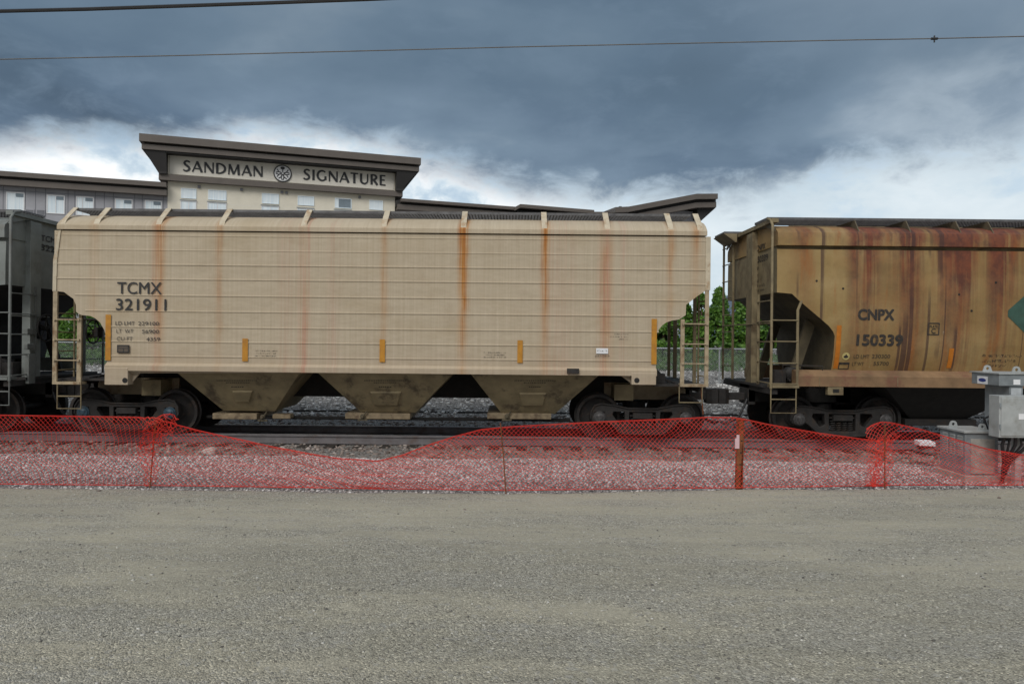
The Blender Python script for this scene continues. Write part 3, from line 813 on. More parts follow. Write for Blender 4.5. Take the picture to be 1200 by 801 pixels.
    for a, b, j in ((250, 302, 308), (405, 481, 425), (571, 646, 594)):
        zt, zl = Z_(b, 484, 14.8), Z_(b, 491, 14.8)
        m = MB().box(X_(a, 488, 14.8), X_(b, 488, 14.8), 14.75, 16.45, zl, zt)
        if a == 250: m.box(X_(320, 488, 14.8), X_(341, 488, 14.8), 14.76, 15.0, zl + .02, zt - .01)
        go = m.build('outlet_gate', M['gate_tan'], car, None, .015)
        k = MB().lathe((X_(j, 489, 14.72), 14.74, (zt + zl) / 2), [(.05, 0), (.05, .05), (.03, .055), (.03, .1)], 'y', 8, -1)
        k.box(X_(j, 489, 14.72) - .10, X_(j, 489, 14.72) + .10, 14.7, 14.73, zl - .03, zl + .01)
        k.tube([(X_(j, 489, 14.72) - .06, 14.71, zl - .03), (X_(j, 489, 14.72) + .09, 14.70, zt + .04)], .016, 6)
        k.build('gate_capstan', M['gusset'], go)
    MB().tube([(X_(244, 489, 15.1), 15.05, Z_(244, 488, 15.05)), (X_(668, 489, 15.1), 15.05, Z_(668, 492, 15.05))], .035, 8).build('drain_pipe', M['dark'], car)
    # centre sill, end platforms
    zcs = 2 - (466.5 - HOR) * 15.35 / F
    MB().box(XL + .9, XR - .9, YC - .26, YC + .26, zcs, zs0 + .02).build('centre_sill', M['dark'], car)
    for s, xe in ((-1, XL), (1, XR)):
        m = MB(); inner = xe - s * 1.9
        m.box(*sorted((xe - s * .05, inner)), YC - .30, YC + .30, .68, 1.04)
        m.build('stub_sill', M['tan_plain'], car)
        m = MB()
        m.box(*sorted((xe, xe - s * 1.05)), YC - 1.45, YC + 1.45, 1.045, 1.085)
        m.box(*sorted((xe - s * .02, xe - s * .16)), YC - 1.5, YC + 1.5, .93, 1.043)
        m.build('end_platform', M['frame'], car)
        m = MB()      # end sheet and posts seen through the ladders
        for yy, w in ((YC - .85, .05), (YC + .95, .05), (YC + 1.55, .05)):
            MB().box(*sorted((xe - s * .06, xe - s * .06 - s * w * 1.3)), yy - w / 2, yy + w / 2, 1.086, Z_(70, 343) + (.1)).build('end_post', M['rusty_end'], car)
        bo = MB().box(*sorted((xe - s * 1.35, xe - s * 1.75)), YC - .8, YC + .8, .70, 1.03).build('body_bolster', M['hopper'], car)
        coupler(car, xe, s, .62 if s > 0 else .43)
        m = MB(); # brake gear and piping under the slope
        for k in range(5):
            q = xe - s * (.55 + .13 * k); m.tube([(q, YC - 1.3 + .1 * k, 1.09 + .03 * k), (q - s * .15, YC - .3, 1.16 + .05 * (k % 3))], .02, 6)
        m.box(*sorted((xe - s * .75, xe - s * 1.0)), YC - 1.1, YC - .8, 1.09, 1.28); m.lathe((xe - s * .85, YC - .6, 1.22), [(.11, 0), (.13, .05), (.13, .3), (.08, .34)], 'y', 14, 1)
        m.build('brake_valve', M['frame'], car, 40)
    # ladders
    zb_ = Z_(70, 450)
    rz = [Z_(80, y) for y in (374.5, 398, 422)]
    xo, xi = X_(64.6, 400), X_(93, 400)
    ladder(car, (xo, y0), (xi, y0), zb_, Z_(64, 341), Z_(93, 372.5), rz, M['ladder_tan'], .042)
    MB().box(xo + .03, xi + .02, y0 - .02, y0 + .22, zb_, zb_ + .05).build('step_tread', M['ladder_tan'], car)
    stirrup(car, X_(67.3, 460), X_(95, 460), y0 + .0, zb_, (Z_(80, 464), Z_(80, 478.5)), M['rusty_end'])
    xo2, xi2 = X_(828.2, 400), X_(799.8, 400)
    zb2 = Z_(812, 453)
    rz2 = [Z_(812, y) for y in (379.5, 403, 426)]
    ladder(car, (xi2, y0), (xo2, y0), zb2, Z_(800, 374), Z_(827, 337), rz2, M['ladder_tan'], .038)
    MB().box(xi2 - .02, xo2 - .02, y0 - .02, y0 + .22, zb2, zb2 + .05).build('step_tread', M['ladder_tan'], car)
    stirrup(car, X_(796, 460), X_(823, 460), y0, zb2, (Z_(812, 471.5),), M['rusty_end'])
    MB().tube([(X_(823, 455), y0 + .1, zb2), (X_(826, 480), y0 + .12, Z_(826, 486))], .012, 6).build('hanging_rod', M['rust'], car)
    for xe, s in ((xo, -1), (xo2, 1)):
        m = MB()
        for yy in (y0 + .62, YC + 1.0): m.tube([(xe, yy, 1.09), (xe, yy, 2.9)], .02, 6)
        for k in range(5): m.tube([(xe, y0 + .02, 1.25 + .38 * k), (xe, y0 + .62, 1.25 + .38 * k)], .013, 6)
        m.tube([(xe + .01, y0 + .02, 2.28), (xe + .01, YC + 1.55, 2.28)], .013, 6)
        m.build('end_ladder', M['rusty_end'], car)
    # hand brake wheel on the left end
    bx = XL + .02
    bwz = Z_(112, 388.5, 15.35); m = MB().ring((bx, 15.3, bwz), .25, .018, 'x', 28)
    for k in range(5):
        q = k * 1.2566; m.tube([(bx + .03, 15.3, bwz), (bx, 15.3 + .25 * math.cos(q), bwz + .25 * math.sin(q))], .012, 5)
    m.lathe((bx, 15.3, bwz), [(.05, 0), (.05, .1)], 'x', 12, 1)
    m.build('brake_wheel', M['dark'], car, 40)
    MB().box(bx + .06, bx + .16, 15.2, 15.4, bwz - .12, bwz + .10).build('brake_housing', M['frame'], car, None, .02)
    add_truck(car, X_(150.5, 484, 14.6), M['bluecap']); add_truck(car, X_(752.5, 487, 14.6), M['greycap'])
    # markings
    yl = y0 - .0035
    side = lambda a, b: (a, yl, b)
    def words(name, rows, mat, bold):
        mb = MB()
        for s, x0p, x1p, yt, yb in rows:
            text_fit(mb, s, X_(x0p, yb), X_(x1p, yb), Z_((x0p + x1p) / 2, yb), Z_((x0p + x1p) / 2, yt), lambda a, b: (a, y0 - .019, b), bold)
        return mb.build(name, mat, body, fix=False)
    words('reporting_mark', [('TCMX', 138, 190, 330.5, 344.5)], M['letter'], .008)
    words('car_number', [('321911', 136.5, 195.5, 350, 363.8)], M['letter'], .010)
    words('load_stencil', [('LD LMT', 136, 158.5, 376.5, 381), ('229100', 162.5, 187, 376.8, 381.3), ('LT  WT', 137, 157, 385.5, 390), ('56900', 167, 187, 386, 390.5), ('CU FT', 137.5, 156, 394.5, 399), ('4359', 172, 188, 395, 399.6)], M['letter'], .0)
    mb = MB()
    text_fit(mb, 'JULY/2019', X_(697, 418), X_(714, 418), Z_(705, 418.6), Z_(705, 415.8), lambda a, b: (a, y0 - .019, b), .0)
    mb.build('date_stencil', M['letter'], body, fix=False)
    mb = MB()
    P = lambda x, y: (X_(x, y), Z_(x, y))
    L = lambda x0p, x1p, y: (X_(x0p, y), X_(x1p, y), Z_(x0p, y))
    for gx in (299, 567):
        dashes(mb, [L(gx, gx + 26, 411.5 if gx < 400 else 413.5), L(gx + 2, gx + 24, 414.5 if gx < 400 else 416.3), L(gx, gx + 26, 417.5 if gx < 400 else 419)], lambda a, b: (a, y0 - .006, b), .022)
    dashes(mb, [L(720, 736, 392), L(713, 736, 395), L(724, 735, 398)], lambda a, b: (a, y0 - .006, b), .02)
    mb.build('small_stencil', M['letter'], body, fix=False)
    def strip(px, pw, yt, yb, mat=M['yellow']):
        MB().box(X_(px, yt), X_(px + pw, yt), y0 - .021, y0 - .0175, Z_(px, yb), Z_(px, yt)).build('reflector_strip', mat, body)
    strip(124.5, 6.3, 368.5, 422); strip(284.5, 6.6, 396.5, 423); strip(445.2, 6.4, 397.5, 424); strip(606.5, 6.2, 398.5, 425); strip(763.5, 6.2, 373.5, 426.5)
    m = MB().box(*[X_(q, 415) for q in (698.5, 712.5)], y0 - .022, y0 - .018, Z_(705, 414.2), Z_(705, 407.8)); pn = m.build('sticker', M['white'], body)
    m = MB(); dashes(m, [L(700, 711, 411.8)], lambda a, b: (a, y0 - .024, b), .03); m.build('sticker_print', M['letter'], body, fix=False)
    m = MB()
    x0b, x1b, z0b, z1b = X_(138, 413), X_(152.5, 413), Z_(145, 413.3), Z_(145, 403.8)
    m.box(x0b, x1b, y0 - .03, y0 - .019, z0b, z1b)
    bo = m.build('tag_board', M['faint'], body, None, .01)
    m = MB()
    for a, b, c, d in ((.08, .92, .82, .95), (.08, .92, .05, .15), (.03, .1, .05, .95), (.9, .97, .05, .95), (.1, .9, .55, .62), (.5, .55, .15, .55)):
        m.box(x0b + (x1b - x0b) * a, x0b + (x1b - x0b) * b, y0 - .034, y0 - .0305, z0b + (z1b - z0b) * c, z0b + (z1b - z0b) * d)
    m.build('tag_board_print', M['letter'], body)
    return car
tan_car()

# ------------------------------------------------------------------ curved-side hopper cars
def curved_car(label, Xend, s, L, mats, coup, numbers=None):
    """s=+1: the end we see is the left end and the car runs to the right"""
    body_m, end_m, trim_m, sill_m = mats
    car = empty('hopper_car', (Xend + s * L / 2, YC, ZR), label, 'train car', 'covered hopper cars on the track')
    X = lambda l: Xend + s * l
    def prof(z): return float(np.interp(z, [.9, 1.41, 1.6, 1.8, 2.1, 2.4, 2.9, 3.4, 3.81], [1.36, 1.40, 1.47, 1.515, 1.555, 1.58, 1.60, 1.60, 1.585]))
    y0 = YC - 1.6
    zbelt = zc(288.4)
    half = [(.10, 2.944), (.40, 2.92), (.53, 2.80), (1.15, 2.293), (1.24, 2.18), (1.28, 2.09), (1.2805, 1.40)]
    st = half + [(L - l, z) for l, z in half[::-1]]
    # extra stations keep the shell's side smooth
    body = loft([(X(l), z) for l, z in st], prof, 16, zbelt).build('body', body_m, car, 25)
    body.data.materials.append(end_m); body.data.materials.append(M['inner'] if s > 0 else M['dark'])  # third slot: slope sheet faces, their shade put into a darker paint
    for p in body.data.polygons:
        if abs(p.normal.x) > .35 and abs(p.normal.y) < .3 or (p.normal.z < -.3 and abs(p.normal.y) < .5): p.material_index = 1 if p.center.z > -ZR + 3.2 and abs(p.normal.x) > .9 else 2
    # recess and eave, roof
    m = MB().box(*sorted((X(.12), X(L - .12))), YC - 1.50, YC + 1.50, zbelt + .0005, zbelt + .072); m.build('top_chord', end_m, car)
    h = [(y0 - .035, zbelt + .0725), (y0 - .04, zbelt + .25), (y0 - .02, zbelt + .33), (y0 + .10, zbelt + .42), (y0 + .42, zbelt + .52), (YC - .5, zbelt + .60), (YC, zbelt + .62)]
    pr = h + [(2 * YC - a, b) for a, b in h[:-1][::-1]]
    a, b = sorted((X(.10), X(L - .10)))
    roof = MB().extx(pr, a, b).build('roof', body_m, car, 28)
    hb = MB(); hb.box(*sorted((X(.9), X(L - .9))), YC - .32, YC + .32, zbelt + .6, zbelt + .70); hb.build('loading_hatch', end_m, roof)
    rbz = 4.475
    xa, xb = sorted((X(-.02), X(L + .02)))
    grating(car, xa, xb, y0 + .27, y0 + .97, rbz); grating(car, xa - .28, xb + .28, YC + .63, YC + 1.33, rbz)
    for q_, sg in ((xa, -1), (xb, 1)):
        m = MB(); m.hexa([(q_, YC + .55, rbz - .24), (q_, YC + 1.4, rbz - .24), (q_ + sg * .04, YC + 1.4, rbz - .24), (q_ + sg * .04, YC + .55, rbz - .24)], [(q_, YC + .55, rbz - .05), (q_, YC + 1.4, rbz - .05), (q_ + sg * .3, YC + 1.4, rbz - .05), (q_ + sg * .3, YC + .55, rbz - .05)]); m.build('walkway_bracket', end_m, car)
    for l in (.0, L - .14):
        q0, q1 = sorted((X(l), X(l + .14)))
        MB().box(q0, q1, y0 + .05, YC + .615, rbz - .13, rbz - .05).build('end_walkway', end_m, car)
    # gussets that carry the running boards
    l = .05
    for l in [.05, 1.72, 2.75, 3.75, 4.4, 5.5, 6.6, 7.7, 8.8, 9.9, 11, 12.1, 13.2, L - .08]:
        if l > L: continue
        for sy in (-1, 1):
            yy = lambda d: YC + sy * (1.6 - d)
            m = MB(); m.prism([(yy(.02), zbelt + .36), (yy(.20), rbz - .05), (yy(1.0), rbz - .05), (yy(1.02), zbelt + .52), (yy(.5), zbelt + .5)], [], lambda p, q, d: (d, p, q), *sorted((X(l), X(l + .02))))
            m.build('roof_gusset', M['gusset'] if s > 0 else end_m, car)
    # sill
    zs0, zs1 = zc(448.9), zc(437)
    for sy in (-1, 1):
        yy = lambda d: YC + sy * (1.6 - d)
        sp = [(yy(-.02), zs0), (yy(-.02), zs1), (yy(.19), 1.405), (yy(.3), 1.405), (yy(.3), zs0)]
        so_ = MB().extx(sp, *sorted((X(.53), X(L - .53)))).build('side_sill', sill_m, car)
        m = MB()
        for q in (.95, 2.5, 4.4, 6.3): m.box(*sorted((X(q), X(q + .012))), *sorted((yy(-.021), yy(-.026))), zs0 + .01, zs1 - .01)
        m.build('sill_weld', end_m, so_)
    zt = zs0
    for q in (1.13,):
        for l in (q, L - q - .3):
            jb = MB().box(*sorted((X(l), X(l + .31))), y0 - .01, y0 + .12, zt - .17, zt - .002).build('jacking_pad', trim_m, car, None, .01)
            MB().box(*sorted((X(l + .1), X(l + .22))), y0 - .014, y0 - .0105, zt - .12, zt - .05).build('pad_slot', M['dark'], jb)
    # end frame: corner posts, wide centre post, ladders, platform
    zp = 1.08
    for e in (0, 1):
        Xe = (lambda l: X(l)) if e == 0 else (lambda l: X(L - l))
        for sy in (-1, 1):
            yy = lambda d: YC + sy * (1.6 - d)
            m = MB(); m.tube([(Xe(0), yy(0), zp - .05), (Xe(0), yy(0), 4.28), (Xe(.0), yy(.10), 4.40), (Xe(.0), yy(.27), rbz - .03)], .028, 8)
            m.build('corner_post', trim_m, car, 50)
        m = MB(); yp = YC - .48 if s > 0 else YC - 1.02
        m.box(*sorted((Xe(.0), Xe(.16))), yp, yp + .42 * (1 if s > 0 else .8), zp, 4.30); m.box(*sorted((Xe(-.02), Xe(-.001))), yp - .02, yp + .04, zp, 4.30)
        m.build('centre_post', end_m, car)
        m = MB()
        for yy in (YC + .85, YC - .86): m.tube([(Xe(0), yy, zp), (Xe(0), yy, 4.2 if yy > YC else 2.95)], .03, 7)
        for k in range(8): m.tube([(Xe(-.03), YC + .85, zp + .3 + .4 * k), (Xe(-.03), YC + 1.6, zp + .3 + .4 * k)], .013, 6)
        for k in range(5): m.tube([(Xe(-.03), y0, zp + .06 + .41 * k), (Xe(-.03), y0 + .74, zp + .06 + .41 * k)], .013, 6)
        m.tube([(Xe(-.02), y0, 2.33), (Xe(-.02), YC + 1.6, 2.33)], .013, 6)
        m.build('end_ladder', trim_m, car)
        m = MB(); m.box(*sorted((Xe(-.05), Xe(1.2))), YC - 1.2, YC + 1.3, zp - .05, zp); m.box(*sorted((Xe(.0), Xe(.15))), YC - 1.55, YC + 1.55, zp - .16, zp - .052)
        for k in range(4): m.box(*sorted((Xe(.3 + .25 * k), Xe(.36 + .25 * k))), YC - 1.5, YC - 1.2, zp - .05, zp + .0)
        m.build('end_platform', M['frame'], car)
        m = MB(); m.box(*sorted((Xe(.0), Xe(2.2))), YC - .3, YC + .3, .66, zp - .052); m.build('stub_sill', M['dark'], car)
        for yy in (YC - .95, YC + .95):
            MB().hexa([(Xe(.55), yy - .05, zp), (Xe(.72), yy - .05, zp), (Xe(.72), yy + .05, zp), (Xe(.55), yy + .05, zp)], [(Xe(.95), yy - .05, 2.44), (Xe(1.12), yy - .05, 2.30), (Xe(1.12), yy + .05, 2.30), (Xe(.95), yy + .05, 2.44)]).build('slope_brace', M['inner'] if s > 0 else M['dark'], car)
        m = MB()
        for k in range(4):
            m.tube([(Xe(.5 + .16 * k), YC - 1.3, zp + .10), (Xe(.6 + .16 * k), YC - .4, zp + .22 + .1 * (k % 2))], .022, 6)
        m.lathe((Xe(.62), YC - 1.15, zp + .22), [(.10, 0), (.15, .04), (.15, .22), (.09, .27)], 'y', 16, 1)
        m.box(*sorted((Xe(.22), Xe(.45))), YC - 1.2, YC - .9, zp + .001, zp + .3)
        m.tube([(Xe(.3), YC - 1.42, zp + .02), (Xe(.3), YC - 1.42, zp + .42), (Xe(1.1), YC - 1.42, zp + .40), (Xe(1.1), YC - 1.42, zp + .06)], .014, 6)
        m.build('brake_valve', M['frame'], car, 40)
        # side ladder
        zr = [2.39, 1.97, 1.54]
        m = MB(); xi = Xe(.52)
        m.tube([(xi, y0 - .0, zp), (xi, y0 - .0, 2.60), (Xe(.60), y0 + .02, 2.78)], .028, 7)
        for z in zr + [1.13]: m.tube([(Xe(0), y0 - .02, z), (xi, y0 - .02, z)], .014, 6)
        m.build('ladder', trim_m, car, 50)
        stirrup(car, *sorted((Xe(0), Xe(.5))), y0, zp + .02, (.82, .55), trim_m)
        MB().box(*sorted((Xe(0.02), Xe(.55))), y0 - .03, y0 + .24, zp - .03, zp + .03).build('step_tread', trim_m, car)
        coupler(car, Xe(0), -s if e == 0 else s, coup if e == 0 else .6)
    # underside
    nb = 3
    for k in range(nb):
        l0 = 2.3 + k * (L - 4.6) / nb; l1 = l0 + (L - 4.6) / nb - .25; mid = (l0 + l1) / 2
        bay(car, *sorted((X(l0), X(l1))), *sorted((X(mid - .6), X(mid + .6))), zs0 + .02, .38, M['dark'])
        MB().box(*sorted((X(mid - .75), X(mid + .75))), YC - .85, YC + .85, .24, .375).build('outlet_gate', M['frame'], car, None, .012)
    MB().box(*sorted((X(1.9), X(L - 1.9))), YC - .3, YC + .3, .62, zs0).build('centre_sill', M['dark'], car)
    add_truck(car, X(1.68), M['greycap']); add_truck(car, X(L - 1.68), M['greycap'])
    return car, X, prof, body
XE2 = X_(905, 300)
car2, XX, prof2, body2 = curved_car('rust streaked ochre covered hopper car with CNPX 150339 on its curved side, at the right', XE2, 1, 14.6, (M['rusty'], M['rusty_end'], M['rusty_end'], M['rusty_sill']), .62)
def car2_marks():
    on = lambda d: (lambda a, b: (a, YC - prof2(b) - d, b))
    def words(name, rows, mat, bold):
        mb = MB()
        for s, x0p, x1p, yt, yb in rows:
            text_fit(mb, s, X_(x0p, yb), X_(x1p, yb), Z_((x0p + x1p) / 2, yb), Z_((x0p + x1p) / 2, yt), on(.006), bold)
        return mb.build(name, mat, body2, fix=False)
    words('reporting_mark', [('CNPX', 1005.5, 1048.5, 361.8, 375.3)], M['letter_worn'], .055)
    words('car_number', [('150339', 1005, 1060, 391.5, 405.5)], M['letter_worn'], .055)
    words('load_stencil', [('LD LMT', 1003.5, 1022, 415.6, 420), ('230300', 1025, 1046.5, 415.3, 419.7), ('LT WT', 1003, 1016.5, 424.5, 428.8), ('55700', 1028, 1046, 424, 428.4)], M['letter_worn'], .0)
    m = MB()
    x0, x1, z0, z1 = X_(1088, 385), X_(1102, 385), Z_(1095, 392.5), Z_(1095, 378)
    t = .022
    for a, b, c, d in ((x0, x1, z0, z0 + t), (x0, x1, z1 - t, z1), (x0, x0 + t, z0 + t, z1 - t), (x1 - t, x1, z0 + t, z1 - t)):
        m.face([on(.006)(a, c), on(.006)(b, c), on(.006)(b, d), on(.006)(a, d)])
    text_fit(m, 'PLATE', x0 + .04, x1 - .04, z1 - .10, z1 - .05, on(.006), .01)
    text_fit(m, 'C', x0 + .075, x1 - .075, z0 + .035, z0 + .135, on(.006), .02)
    m.build('plate_mark', M['letter_worn'], body2, fix=False)
    m = MB()
    L = lambda a, b, y: (X_(a, y), X_(b, y), Z_(a, y))
    dashes(m, [L(1154, 1200, 418), L(1154, 1194, 424.2), L(1164, 1184, 430)], on(.006), .05)
    m.build('small_stencil', M['letter_worn'], body2, fix=False)
    m = MB()
    x0, x1, z0, z1 = X_(987, 430), X_(999.5, 430), Z_(993, 433), Z_(993, 426)
    for a, b, c, d in ((x0, x1, z0, z0 + t * .8), (x0, x1, z1 - t, z1 + t), (x0, x0 + t * .8, z0, z1), (x1 - t * .8, x1, z0, z1)):
        m.face([on(.007)(a, c), on(.007)(b, c), on(.007)(b, d), on(.007)(a, d)])
    m.build('tag_board', M['letter_worn'], body2, fix=False)
    c = (X_(994.3, 418), Z_(994.3, 417.3)); m = MB()
    m.face([on(.006)(c[0] + .075 * math.cos(k * .2618), c[1] + .075 * math.sin(k * .2618)) for k in range(24)])
    em = m.build('round_emblem', M['cream_dot'], body2, fix=False)
    m = MB()
    m.face([on(.009)(c[0] + .05 * math.cos(k * .5236), c[1] - .012 + .028 * math.sin(k * .5236)) for k in range(12)])
    m.face([on(.0095)(c[0] - .02, c[1] + .01), on(.0095)(c[0] + .02, c[1] + .01), on(.0095)(c[0], c[1] + .045)])
    m.build('emblem_print', M['letter_worn'], body2, fix=False)
    def strip(pts, mat):
        m = MB(); n = 8
        for k in range(n + 1):
            f = k / n; z = Z_(pts[0], pts[3]) * (1 - f) + Z_(pts[0], pts[2]) * f
            m.v += [on(.008)(X_(pts[0], pts[3]), z), on(.008)(X_(pts[1], pts[3]), z)]
        for k in range(n): m.f.append((2 * k, 2 * k + 1, 2 * k + 3, 2 * k + 2))
        m.build('reflector_strip', mat, body2, fix=False)
    strip((981, 986.5, 381, 432), M['orange']); strip((1115, 1120.5, 408, 431.5), M['orange'])
    # green diamond, mostly past the picture's edge
    cx, cz = X_(1178, 367) + 1.05, Z_(1178, 367); d = 1.05
    pts = []
    for sx, sz in ((-1, 0), (0, 1), (1, 0), (0, -1)):
        px_, pz_ = cx + sx * d, cz + sz * d * .93
        tx_, tz_ = (-sz, sx)
        for e in (-1, 1):
            pts.append((px_ - sx * .06 + (tx_ * -e) * .06, pz_ - sz * .06 + (tz_ * -e) * .06))
    cpt = (cx, cz); pts.sort(key=lambda p: math.atan2(p[1] - cz, p[0] - cx))
    m = MB(); nrad = 8
    rings = []
    for r in range(nrad + 1):
        ring = []
        for i in range(len(pts)):
            a, b = pts[i], pts[(i + 1) % len(pts)]
            for k in range(6):
                q = (a[0] + (b[0] - a[0]) * k / 6, a[1] + (b[1] - a[1]) * k / 6)
                f = max(r, .02) / nrad
                x, z = cx + (q[0] - cx) * f, cz + (q[1] - cz) * f
                ring.append(on(.007)(x, z))
        rings.append(ring)
    n = len(rings[0])
    for ring in rings: m.v += ring
    for r in range(nrad):
        for i in range(n): m.f.append((r * n + i, r * n + (i + 1) % n, (r + 1) * n + (i + 1) % n, (r + 1) * n + i))
    m.build('diamond_emblem', M['green_sign'], body2, fix=False)
    # grab irons and small holes in the side
    m = MB()
    for px, py in ((957, 329), (988, 338), (1139, 364), (1124, 345), (1167, 331)):
        x, z = X_(px, py), Z_(px, py); y = YC - prof2(z)
        m.lathe((x, y, z), [(.022, 0), (.022, .006)], 'y', 8, -1)
    m.build('patch_bolt', M['dark'], body2)
    # end lettering reads from the far side to the near side
    m = MB(); xe = XX(.10) - .004
    e3 = lambda a, b: (xe, -a, b)
    yA, yB = 15.2, 14.45
    for s_, w, zt, h in (('CNPX', .55, 4.02, .13), ('150339', .70, 3.78, .14), ('LD', .16, 3.56, .06), ('LT', .16, 3.40, .06), ('CU', .16, 3.28, .06)):
        text_fit(m, s_, -yA, -yA + w, zt - h, zt, e3, .04, (-1, 0, 0))
    dashes(m, [(-yA, -yA + .55, 3.12), (-yA, -yA + .5, 3.02)], e3, .05)
    m.build('end_stencil', M['letter_worn'], body2, fix=False)
car2_marks()
XE0 = X_(12, 340)
car0, X0, prof0, body0 = curved_car('dark grey covered hopper car cut off by the left edge, beside the tan car', XE0, -1, 14.2, (M['grey_car'], M['grey_car'], M['grey_trim'], M['grey_trim']), .43)
m = MB(); xe = X0(.10) + .004
for s_, w, zt, h in (('TCMX', .66, Z_(56, 277.5, 15.4), .13), ('322', .46, Z_(56, 288, 15.4), .14)):
    text_fit(m, s_, 15.04, 15.04 + w, zt - h, zt, lambda a, b: (xe, a, b), .03, (1, 0, 0))
m.build('end_stencil', M['letter'], body0, fix=False)
bx, by, bz = X0(-.10), 14.95, Z_(43, 384, 14.95)
m = MB().ring((bx, by, bz), .28, .02, 'x', 28)
for k in range(5):
    q = k * 1.2566 + .3; m.tube([(bx - .03, by, bz), (bx, by + .28 * math.cos(q), bz + .28 * math.sin(q))], .013, 5)
m.lathe((bx - .1, by, bz), [(.05, 0), (.05, .12)], 'x', 12, 1)
m.build('brake_wheel', M['dark'], car0, 40)
MB().box(bx - .28, bx - .1, by - .17, by + .17, bz - .25, bz + .15).build('brake_housing', plain('navy_paint', (.03, .035, .055), .5), car0, None, .02)
for a_, b_, c_, d_ in ((14.40, 14.62, -.14, -.02), (14.40, 14.62, -.45, -.33), (14.45, 14.65, -1.15, -.55)): MB().box(bx - .1, bx - .02, a_, b_, bz + c_, bz + d_).build('chain_guide', M['grey_trim'], car0, None, .01)

# ------------------------------------------------------------------ hotel
HYAW = math.atan2(826, 2577)
hd = Vector((math.cos(HYAW), math.sin(HYAW), 0)); hn = Vector((math.sin(HYAW), -math.cos(HYAW), 0))
H0 = at(197, 260, 60); H0.z = 0
GZ = 1.3
hotel = empty('hotel', (H0.x, H0.y, GZ), 'large modern hotel with SANDMAN SIGNATURE sign tower and dark layered flat roofs, behind the train', 'building')
hotel.rotation_euler = (0, 0, HYAW)
def Hp(px, py, k=0.0):
    """pixel -> (along facade, height) on the facade plane moved k metres towards the viewer, local to the hotel"""
    q = on_plane(px, py, H0 + hn * k, hn) - H0
    return q.dot(hd), q.z - GZ
class HB(MB):
    def build(s, name, mat, parent=None, **kw):
        # vertices already local to the hotel
        off = Vector((0, 0, 0)); p = parent
        while p is not None: off += p.location; p = p.parent
        s.v = [tuple(Vector(q) + off) for q in s.v]
        return MB.build(s, name, mat, parent, **kw)
M['stucco'] = plain('cream_stucco', (.72, .68, .57), .9, 0, .06, 1.2, .1)
M['panel'] = plain('grey_cladding', (.34, .345, .375), .6, 0, .10, .8, .05)
M['joint'] = plain('cladding_joint', (.17, .175, .195), .8, 0, .1, 3, 0)
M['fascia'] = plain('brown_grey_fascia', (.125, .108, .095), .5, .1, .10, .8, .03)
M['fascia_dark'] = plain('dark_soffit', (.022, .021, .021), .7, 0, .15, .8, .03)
M['frame_w'] = plain('white_window_frame', (.75, .76, .77), .5, 0, .05, 3, 0)
M['sign_panel'] = plain('pale_sign_panel', (.74, .71, .63), .8, 0, .05, 1.0, .03)
M['sign_letter'] = plain('black_sign_letters', (.03, .032, .035), .5, 0, .1, 4, 0)
def curtain_mat():
    m, nt, bs = new_mat('curtained_glass')
    co = nt.add('ShaderNodeTexCoord').outputs['Object']
    w = nt.noise(nt.mapv(co, (7, 1, .15)), 1.5, 3, .5)
    nt.put(bs.inputs['Base Color'], nt.ramp(w, [(.3, (.66, .78, .86)), (.6, (.82, .90, .94)), (.8, (.90, .94, .95))]))
    bs.inputs['Roughness'].default_value = .12
    return m
M['curtain'] = curtain_mat()
M['glass_dark'] = plain('grey_glass', (.20, .25, .29), .15, 0, .15, 2, 0)

def slab(poly, d0, d1):        # polygon in (s,z), depth d0..d1 into the building
    return HB().prism(poly, [], lambda a, b, d: (a, d, b), d0, d1)
def band(x0, y0t, x1, y1t, x0b, y0b, x1b, y1b, k):
    return [Hp(x0, y0t, k), Hp(x1, y1t, k), Hp(x1b, y1b, k), Hp(x0b, y0b, k)]
def level(px0, px1, yt, yb, k):   # horizontal strip measured at its left end
    a, zt = Hp(px0, yt, k); _, zb = Hp(px0, yb, k); b, _ = Hp(px1, 230, k)
    return a, b, zb, zt
D = 17.0
# tower
s0, ztw = Hp(197, 182); s1, _ = Hp(463, 222)
zw0 = 0
_, zsign0 = Hp(200, 204.5); _, zsign1 = Hp(200, 181)
HB().box(s0, s1, 0, D, 0, zsign1 + .1).build('tower_wall', M['stucco'], hotel)
pan = HB().box(Hp(199, 195)[0], Hp(461.5, 215)[0], -.06, -.002, Hp(200, 204)[1], Hp(200, 181.5)[1] + .1).build('sign_panel', M['sign_panel'], hotel)
# ledge band
a, b, zb, zt = level(186, 472, 203.5, 210.2, .5)
HB().box(a, b, -.5, -.062, zb, zt).build('ledge', M['fascia'], hotel)
HB().box(a, s0 - .01, -.06, D, zb, zt).build('ledge', M['fascia'], hotel)
HB().box(s1 + .01, b, -.06, D, zb, zt).build('ledge', M['fascia'], hotel)
zl = zt
